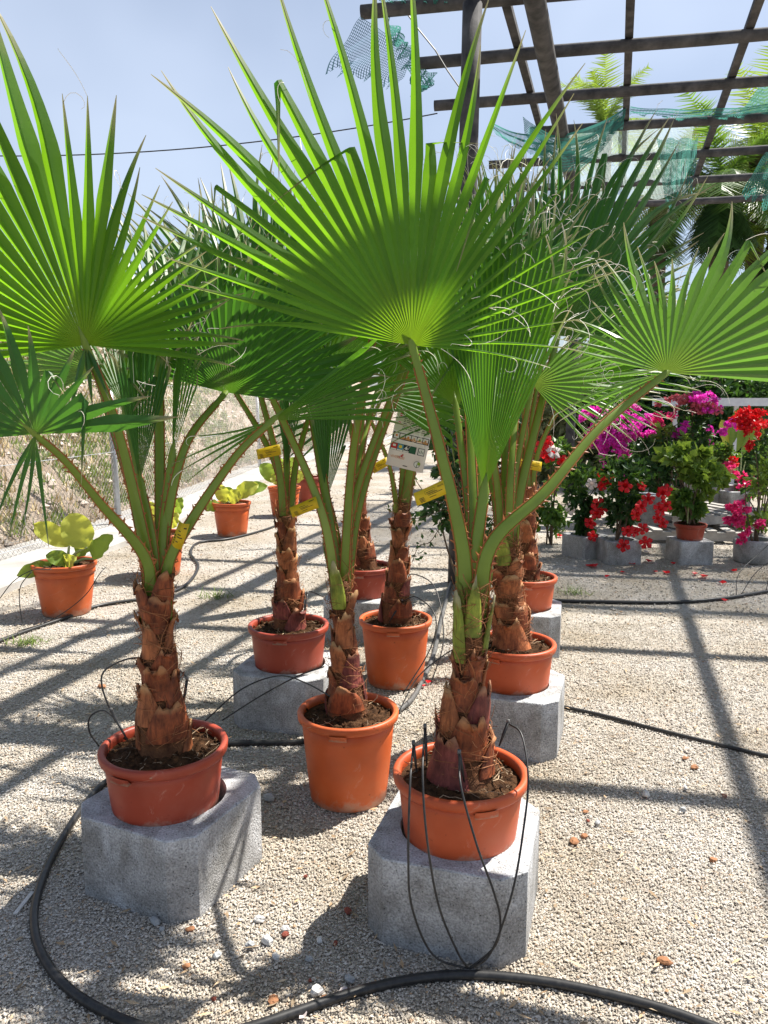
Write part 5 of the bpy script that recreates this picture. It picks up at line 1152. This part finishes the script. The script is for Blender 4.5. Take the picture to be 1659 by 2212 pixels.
YB2 = gp(1610, 1110, .145)[1]+.35; shrub('pink_bougainvillea', 'hot pink bougainvillea on the low block of the pallet', atY(1620, 1075, YB2), [(px2(1620, 1055, YB2), (.14, .14, .1), 80)], 110, 'lf_mid', .07,
      flowers=[(px2(1615, 1040, YB2), (.15, .12, .14), 240, 'fl_pink', .055), (px2(1585, 1015, YB2), (.08, .08, .06), 60, 'fl_pink', .05), (px2(1600, 1075, YB2-.1), (.1, .08, .07), 90, 'fl_pink', .05)])
# -- big magenta and salmon bougainvilleas further back
Y = 9.6; gb = np.array([atY(1345, 1000, Y)[0], Y, 0])
pot(gb[0]+.12, Y+.1, 0, .3, .17, .13, 'grey pot under the big magenta bougainvillea', 'pot_grey', roots=0, tabs=False, group=None)
shrub('magenta_bougainvillea', 'big round magenta bougainvillea standing on the white gravel', (gb[0]+.12, Y+.1, .26), [(px2(1345, 985, Y), (.30, .25, .36), 420), (px2(1340, 930, Y), (.38, .28, .22), 300), (px2(1340, 1030, Y), (.18, .2, .2), 120)], 120, 'lf_dark', .09, stems=7,
      flowers=[(px2(1290, 905, Y-.2), (.22, .16, .13), 360, 'fl_mag', .055), (px2(1335, 925, Y-.25), (.33, .2, .2), 760, 'fl_mag', .055), (px2(1368, 895, Y-.2), (.2, .15, .14), 380, 'fl_mag', .055), (px2(1295, 950, Y-.25), (.17, .14, .13), 260, 'fl_mag', .055), (px2(1350, 980, Y-.3), (.12, .1, .16), 200, 'fl_mag', .055), (px2(1310, 985, Y-.28), (.09, .08, .2), 110, 'fl_mag', .05), (px2(1385, 930, Y-.2), (.13, .1, .08), 120, 'fl_mag', .05), (px2(1358, 1030, Y-.25), (.05, .05, .07), 30, 'fl_mag', .05)])
Y = 9.2; gb = np.array([atY(1490, 960, Y)[0], Y, 0]); pot(gb[0], Y, 0, .34, .2, .15, 'black pot of the tall salmon bougainvillea', 'pot_black', roots=0, tabs=False, group=None)
shrub('salmon_bougainvillea', 'tall slim bougainvillea with salmon pink tips below the white trough', (gb[0], Y, .3), [(px2(1490, 930, Y), (.22, .2, .42), 520), (px2(1500, 1000, Y), (.18, .18, .25), 160)], 130, 'lf_dark', .09,
      flowers=[(px2(1480, 855, Y-.1), (.17, .12, .08), 150, 'fl_salm', .05), (px2(1520, 870, Y-.15), (.25, .15, .12), 320, 'fl_mag', .05), (px2(1535, 885, Y-.15), (.3, .15, .12), 260, 'fl_salm', .05), (px2(1440, 910, Y-.1), (.17, .12, .12), 200, 'fl_pink', .05), (px2(1465, 925, Y-.15), (.14, .1, .09), 130, 'fl_mag', .05), (px2(1445, 870, Y-.1), (.14, .1, .08), 100, 'fl_salm', .05)])
Y = 9.; gb = atY(1430, 1010, Y); gb[2] = 0; pot(gb[0], Y, 0, .26, .15, .11, 'small terracotta pot of the dark glossy shrub', 'pot', roots=0, tabs=False, group=None)
shrub('glossy_shrub', 'dark glossy green shrub between the magenta and salmon bougainvilleas', (gb[0], Y, .22), [(px2(1432, 985, Y), (.3, .25, .36), 620), (px2(1415, 1030, Y), (.16, .2, .2), 140)], 140, 'lf_dark', .09)
shrub('lime_shrub', 'young lime-green shoots above the dark glossy shrub', (gb[0]+.1, Y-.1, .25), [(px2(1455, 945, Y-.1), (.2, .18, .18), 130)], 150, 'lf_lime', .09, stems=6)
Y = 8.6; shrub('red_bougainvillea', 'bright red bougainvillea at the end of the white trough', (atY(1650, 1000, Y)[0], Y, 0), [(px2(1655, 985, Y), (.25, .25, .45), 500)], 160, 'lf_dark', .09,
      flowers=[(px2(1640, 905, Y-.1), (.28, .16, .13), 420, 'fl_red', .055), (px2(1610, 900, Y-.1), (.12, .1, .08), 120, 'fl_red', .05), (px2(1630, 945, Y-.1), (.1, .1, .15), 80, 'fl_red', .05)])
Y = 10.9; e = empty('paddle_leaf_plant', (atY(1600, 1010, Y)[0], Y, 0), 'plant with big upright paddle leaves, one yellowing', 'plant')
pot(atY(1600, 1010, Y)[0], Y, 0, .3, .17, .13, 'black pot of the paddle-leaved plant', 'pot_black', roots=0, tabs=False, group=None)
for bx, by, tx, ty, w, m in ((1588, 975, 1592, 880, .34, 'gleaf'), (1612, 990, 1640, 900, .36, 'gleaf'), (1572, 965, 1556, 905, .24, 'yleaf'), (1604, 950, 1622, 895, .2, 'gleaf')): bigleaf(e, (atY(1600, 1010, Y)[0], Y, .27), px2(bx, by, Y), px2(tx, ty, Y), w, m, curl=.12, fold=.2)
# -- white raised trough on posts
YT = 11.; e = empty('white_trough', (atY(1560, 900, YT)[0], YT, 0), 'long white trough raised on posts behind the flowers', 'trough')
a_, c_ = atY(1455, 860, YT), atY(1665, 862, YT-.15); b = MB(); cx = (a_+c_)/2; b.box((cx[0]+.35, YT, 1.47), 2.4, .55, .11, R(-2)); b.build('tray', MAT['white'], e)
for xx in (-.75, .1, .95, 1.5): b = MB(); b.box((cx[0]+.1+xx, YT-.1, .705), .05, .05, 1.42, 0); b.build('post', MAT['white'], e)
# -- jasmine on the pergola post
Y = 5.95; shrub('climbing_jasmine', 'dark climbing shrub wound round the log post', (.60, Y, 0), [(px2(1000, 1040, Y), (.30, .22, .34), 700), (px2(1045, 1120, Y), (.17, .18, .36), 420), (px2(950, 1100, Y), (.22, .15, .12), 120), (px2(1010, 960, Y), (.24, .2, .22), 280)], 170, 'lf_dark', .075, stems=9)
b = MB()
for pts in (((960, 1100), (920, 1115), (885, 1120), (840, 1105)), ((955, 1130), (930, 1170), (905, 1180), (890, 1215)), ((965, 1090), (930, 1075), (900, 1040), (880, 990))): b.tube(spline([atY(x, y, Y-.2) for x, y in pts], 5), .003, 4)
o = b.build('trailing_stem', MAT['twig']); tag(o, 'thin trailing stems reaching out from the dark climber', 'stem')
V = []; F = []; k = 0
for x, y in ((930, 1100), (905, 1118), (875, 1118), (845, 1107), (945, 1150), (915, 1178), (895, 1205), (920, 1070), (900, 1045), (885, 1005)):
    v, f = leafcloud(atY(x, y, Y-.2), (.06, .06, .06), 9, .06, int(x+y)); V.append(v); F.append(f+k); k += len(v)
tag(mk('foliage', np.concatenate(V), np.concatenate(F), MAT['lf_dark'], o), kind='stuff')
# -- shrub with red and white flowers behind the last palm
Y = 7.9; gb = atY(1190, 1130, Y); gb[2] = 0; shrub('flowering_shrub', 'leafy shrub with a few red and white blooms behind the last palm', gb, [(px2(1195, 1075, Y), (.24, .22, .34), 560), (px2(1190, 990, Y), (.22, .2, .26), 300)], 180, 'lf_mid', .08, stars=[(px2(1170, 970, Y-.2), .14, 'fl_red'), (px2(1180, 955, Y-.2), .12, 'fl_red'), (px2(1195, 975, Y-.2), .14, 'fl_white'), (px2(1185, 985, Y-.2), .12, 'fl_red'), (px2(1215, 995, Y-.2), .1, 'fl_red'), (px2(1235, 1100, Y-.3), .12, 'fl_white')])
# -- nursery stock far behind: black tubs, yucca-like stems, shrubs
for i, (x, yb, lab) in enumerate(((1245, 985, 'black tub with a brown bristly stem behind the magenta blooms'), (1412, 965, 'black tub with a tall yellow-green stem under the grey-green fan'))):
    p = gp(x, yb); p[2] = 0; rr = 24*p[1]/FP; pot(p[0], p[1], 0, rr*2.1, rr, rr*.8, lab.replace(' with', ' holding'), 'pot_black', roots=0, tabs=False, group='black nursery tubs')
    e = empty('stem_plant', (p[0], p[1], rr*1.9), 'bristly stem growing in its black tub, '+('brown and ragged' if i == 0 else 'tall and yellowish'), 'plant'); hh = (1.0 if i == 0 else 1.5)
    b = MB(); b.tube([(p[0], p[1], rr*1.9), (p[0], p[1], rr*1.9+hh)], [.15, .11], 10, jit=.2); b.build('stem', MAT['boot_tan'] if i == 0 else MAT['petiole_lt'], e)
    b = MB()
    for j in range(26):
        a = rng.random()*6.28; z = rr*1.9+rng.random()*hh*.9; q = np.array([p[0]+.13*math.cos(a), p[1]+.13*math.sin(a), z]); o_ = np.array([math.cos(a)*.09, math.sin(a)*.09, .28]); s_ = np.array([-math.sin(a), math.cos(a), 0])*.04
        b.add([q-s_, q+s_, q+o_], [(0, 1, 2)])
    b.build('leaf_base', MAT['boot_tan'] if i == 0 else MAT['petiole_lt'], e)
kinds = [('lf_mid', 'mid-green'), ('lf_dark', 'dark'), ('lf_pale', 'pale dusty'), ('lf_lime', 'yellowish')]
i = 0
for (x, y, Y, rx, rz, k, where) in ((1030, 905, 13, .8, .7, 1, 'behind the log post'), (1130, 900, 15, .9, .8, 0, 'behind the last palm'), (1215, 880, 14, .8, .8, 2, 'above the brown stem'), (1290, 860, 15, .9, .9, 1, 'behind the magenta blooms'), (1360, 850, 16, .9, .9, 2, 'between the two tubs'), (1440, 800, 17, 1.0, 1.2, 0, 'behind the salmon tips'),
                              (1530, 790, 18, 1.2, 1.3, 3, 'behind the white trough'), (1610, 780, 17, 1.2, 1.3, 2, 'over the end of the trough'), (1690, 760, 18, 1.4, 1.5, 1, 'past the end of the trough'), (1470, 740, 24, 1.8, 1.8, 2, 'under the far palms'), (1620, 700, 26, 2., 2., 3, 'below the hanging net'), (1330, 790, 25, 1.8, 1.6, 2, 'behind the dark fan'), (1500, 880, 13.5, 1.0, .8, 1, 'under the white trough'), (1600, 890, 13, .9, .8, 1, 'among the trough posts'), (1380, 900, 13.5, .7, .6, 1, 'beside the yellow-green stem')):
    c = atY(x, y, Y); shrub('nursery_shrub', f'{kinds[k][1]} background shrub {where}', (c[0], c[1], 0), [(np.array([c[0], c[1], max(c[2], rz*.7)]), (rx, rx*.7, rz), 1500), (np.array([c[0]+rx*.3, c[1], rz*.5]), (rx*1.1, rx*.6, rz*.7), 900)], 200+i, kinds[k][0], .13+Y*.002, group='nursery shrubs in the background'); i += 1
V = []; F = []; k = 0
for j in range(16):
    X = 4.5+j*2.3; hh = rng.uniform(1.4, 2.3); v, f = leafcloud((X, 33+rng.uniform(-2, 3), hh*.8), (2.2, 1.6, hh), 900, .3, 500+j, clump=22); V.append(v); F.append(f+k); k += len(v)
tag(mk('tree_line', np.concatenate(V), np.concatenate(F), MAT['lf_dark'], org=np.array([20., 33., 0])), 'dense dark green tree line closing the yard', 'trees', kind='stuff')
# -- distant feather palms
def featherpalm(cpx, Y, nf, Lf, label, skirt=0, seed=1, mat='lf_pale'):
    rnd = random.Random(seed); c = atY(*cpx, Y); e = empty('feather_palm', (c[0], c[1], 0), label, 'palm', 'feather palms far behind')
    b = MB(); b.tube([(c[0], c[1], 0), (c[0]+.05, c[1], c[2]*.5), (c[0], c[1], c[2]+.1)], [.2, .17, .2], 10, jit=.15); b.build('trunk', MAT['twig'], e, True)
    for part, n, m in (('crown', nf, mat), ('dead_skirt', skirt, 'lf_dark')):
        if not n: continue
        vs = []; fs = []
        for i in range(n):
            a = rnd.random()*6.28; el = rnd.uniform(-.2, 1.35) if part == 'crown' else rnd.uniform(-1.5, -.9); L_ = Lf*rnd.uniform(.8, 1.1)*(1 if part == 'crown' else .75); d = np.array([math.cos(a)*math.cos(el), math.sin(a)*math.cos(el), math.sin(el)]); p = c.copy()
            for s_ in range(16):
                d = nrm(d+np.array([0, 0, -.075 if part == 'crown' else -.02])); q = p+d*L_/16; sd = nrm(np.cross(d, (0, 0, 1.))+1e-4)
                for sg in (-1, 1):
                    for rep in (0, .5):
                        ll = L_*.26*math.sin(math.pi*(s_+rep+1)/18.5)*rnd.uniform(.8, 1.1)+.04; pp = p*(1-rep)+q*rep; t = pp+sd*sg*ll+d*ll*.6+np.array([0, 0, -.25*ll+rnd.uniform(-.05, .05)]); k = len(vs); w = d*.022
                        vs += [pp-w, pp+w, t]; fs.append((k, k+1, k+2))
                p = q
        tag(mk(part, np.array(vs), np.array(fs), MAT[m], e), kind='stuff')
featherpalm((1560, 395), 15.5, 34, 1.9, 'feather palm with a thick dark skirt below the green nets', 44, 3, 'lf_mid')
featherpalm((1640, 330), 17, 34, 2.0, 'feather palm rising behind the large torn net', 10, 4, 'lf_lime')
featherpalm((1305, 275), 20, 26, 1.6, 'small far feather palm peeping over the sagging swag', 0, 5, 'lf_lime')
featherpalm((1425, 420), 18, 30, 2.0, 'pale feather palm on a thin grey trunk behind the dark fan', 12, 6, 'lf_pale')
featherpalm((1680, 500), 16, 30, 1.7, 'yellowing feather palm beside the torn net', 14, 7, 'lf_lime')
# -- olive bush on the bank
for (x, y, Y, r, lab) in ((20, 660, 14, 1.15, 'round olive-green bush on top of the bank'), (-70, 600, 16, 1.5, 'larger olive-green bush further along the bank top'), (110, 720, 22, 1.2, 'distant grey-green bush on the bank')):
    c = atY(x, y, Y); shrub('bank_bush', lab, (c[0], c[1], float(hillz(np.array(c[0]), np.array(c[1])))-.05), [(c, (r, r, r*.8), 1700), (c-np.array([0, 0, r*.6]), (r*.9, r, r*.6), 700)], 300+int(Y), 'lf_lime' if Y < 15 else 'lf_pale', .11, group='bushes on the bank')

# ================================================================ small things on the gravel
def stone(x, y, px_, mat, label, group, flat=.6):
    p = gp(x, y); s_ = px_*p[1]/FP*.5; n = []; fs = []
    M_, N_ = 7, 5; vs = [(0, 0, 1)]
    for j in range(1, N_):
        for k in range(M_): ph = math.pi*j/N_; t = 2*math.pi*k/M_; q = rng.uniform(.78, 1.18); vs.append((math.sin(ph)*math.cos(t)*q, math.sin(ph)*math.sin(t)*q*.75, math.cos(ph)*q))
    vs.append((0, 0, -1)); L_ = len(vs)-1
    for k in range(M_): fs.append((0, 1+k, 1+(k+1) % M_)); fs.append((L_, L_-M_+(k+1) % M_, L_-M_+k))
    for j in range(N_-2):
        for k in range(M_): a = 1+j*M_+k; b2 = 1+j*M_+(k+1) % M_; fs.append((a, a+M_, b2+M_, b2))
    rz = rng.random()*6.28; ca, sa = math.cos(rz), math.sin(rz)
    W_ = [(p[0]+s_*(v[0]*ca-v[1]*sa), p[1]+s_*(v[0]*sa+v[1]*ca), s_*flat*(v[2]+.75)) for v in vs]
    tag(mk('stone' if 'bark' not in label else 'bark_chip', W_, fs, mat), label, 'stone' if 'bark' not in label else 'bark', group)
ms = {'pale': simple('stone_pale', (.62, .60, .57), (.5, .48, .45), scale=30, rough=.85, bump=.4), 'grey': simple('stone_grey', (.30, .31, .31), (.42, .42, .41), scale=30, rough=.85, bump=.4), 'orange': simple('bark_orange', (.36, .17, .08), (.22, .10, .05), scale=30, rough=.85, bump=.5), 'red': simple('brick_red', (.26, .07, .045), (.18, .05, .035), scale=30, rough=.85, bump=.4)}
for x, y, s_ in ((683, 2148, 40), (577, 2037, 34), (690, 2035, 22), (617, 2010, 24), (595, 2070, 24), (560, 1990, 26), (702, 1733, 20), (810, 1700, 14), (1395, 1720, 26), (1480, 1705, 16), (1210, 1560, 16), (648, 2140, 0)):
    if s_: stone(x, y, s_, ms['pale'], 'pale loose pebble lying on the gravel', 'pale pebbles')
for x, y, s_ in ((335, 1995, 30), (540, 2045, 26), (668, 2075, 22), (755, 2120, 30), (582, 1728, 30), (350, 2010, 18), (470, 2068, 26), (1290, 1780, 18), (1475, 1752, 20)): stone(x, y, s_, ms['grey'], 'grey loose pebble lying on the gravel', 'grey pebbles')
for x, y, s_ in ((403, 2090, 22), (590, 2165, 34), (700, 2160, 26), (410, 2010, 26), (1240, 1820, 30), (1262, 1808, 22), (1540, 1860, 22), (1435, 2080, 38), (1265, 1755, 16), (1500, 1660, 22), (1480, 1640, 18), (1140, 1990, 22), (220, 1485, 22), (318, 1500, 14)): stone(x, y, s_, ms['orange'], 'orange bark chip lying on the gravel', 'orange bark chips', .4)
for x, y, s_ in ((752, 1972, 24), (617, 2022, 20), (725, 2040, 16), (660, 1895, 12), (462, 2160, 16), (1270, 1775, 12), (1565, 1722, 14), (670, 2120, 12)): stone(x, y, s_, ms['red'], 'small brick-red stone lying on the gravel', 'brick-red stones')
def petal(x, y, px_, mat, label, group):
    p = gp(x, y); s_ = px_*p[1]/FP*.5; vs = []; n = 7; rz = rng.random()*6
    for k in range(n): t = rz+2*math.pi*k/n; r_ = s_*rng.uniform(.5, 1.2); vs.append((p[0]+r_*math.cos(t), p[1]+r_*math.sin(t), .008+s_*rng.uniform(.1, .6)))
    vs.append((p[0], p[1], .006)); fs = [(k, (k+1) % n, n) for k in range(n)]
    tag(mk('fallen_petal', vs, fs, MAT[mat]), label, 'petal', group)
for x, y, s_ in ((1278, 1225, 26), (1300, 1210, 18), (1400, 1215, 24), (1365, 1220, 16), (1520, 1248, 26), (1500, 1242, 18), (1440, 1240, 18), (1415, 1237, 12), (1310, 1248, 14), (1585, 1235, 18), (1345, 1238, 12), (1565, 1300, 16), (925, 1478, 16), (915, 1485, 14), (1455, 1220, 14), (1236, 1165, 26), (1210, 1160, 22), (1560, 1262, 20)): petal(x, y, s_, 'fl_red', 'fallen red petal lying on the gravel', 'fallen red petals')
for x, y, s_ in ((745, 2150, 34), (1400, 1195, 20), (655, 2200, 26), (1485, 1622, 18)): petal(x, y, s_, 'fl_white', 'fallen pale petal lying on the gravel', 'fallen pale petals')
def tuft(x, y, n, h_, label):
    p = gp(x, y); vs = []
    for i in range(n):
        a = rng.random()*6.28; r_ = rng.random()*.09; q = np.array([p[0]+r_*1.6*math.cos(a), p[1]+r_*math.sin(a), 0]); t = rng.random()*6.28; l = rng.uniform(.5, 1)*h_; s_ = np.array([-math.sin(t), math.cos(t), 0])*.004
        vs += [q-s_, q+s_, q+np.array([math.cos(t)*l, math.sin(t)*l, l*.6])]
    tag(mk('weed_tuft', np.array(vs), np.arange(len(vs)).reshape(-1, 3), MAT['greengrass']), label, 'weed')
tuft(468, 1290, 60, .12, 'small green weed tuft growing on the sunny gravel'); tuft(1245, 1282, 50, .12, 'green weed tuft by the hose near the planters'); tuft(60, 1390, 90, .08, 'low mossy weeds at the foot of the yellow-leaved pot')
b = MB(); b.box(gp(52, 1950, .006), .012, .10, .004, R(-3)); tag(b.build('wood_splinter', ms['pale']), 'pale wooden splinter lying outside the hose loop', 'splinter')
# dry litter blown over the gravel
def litter():
    vs = []; fs = []
    for i in range(1500):
        Y = 1.5+6.5*rng.random()**1.4; X = rng.uniform(-1, 1)*(Y*.52+.1); s_ = rng.uniform(.004, .016); a = rng.random()*6.28; l = s_*rng.uniform(1, 3.5)
        d_ = np.array([math.cos(a), math.sin(a), rng.uniform(-.1, .25)]); n_ = np.array([-math.sin(a), math.cos(a), rng.uniform(-.3, .3)]); p_ = np.array([X, Y, .007+rng.random()*.004]); k = len(vs)
        vs += [p_-d_*l*.5, p_+n_*s_*.35, p_+d_*l*.5, p_-n_*s_*.35]; fs += [(k, k+1, k+3), (k+1, k+2, k+3)]
    tag(mk('leaf_litter', np.array(vs), np.array(fs), simple('litter', (.30, .19, .10), (.46, .36, .24), rough=.8, island=.5), org=np.zeros(3)), 'dry brown leaf litter scattered over the gravel', 'litter', kind='stuff')
litter()
flush_crumbs()
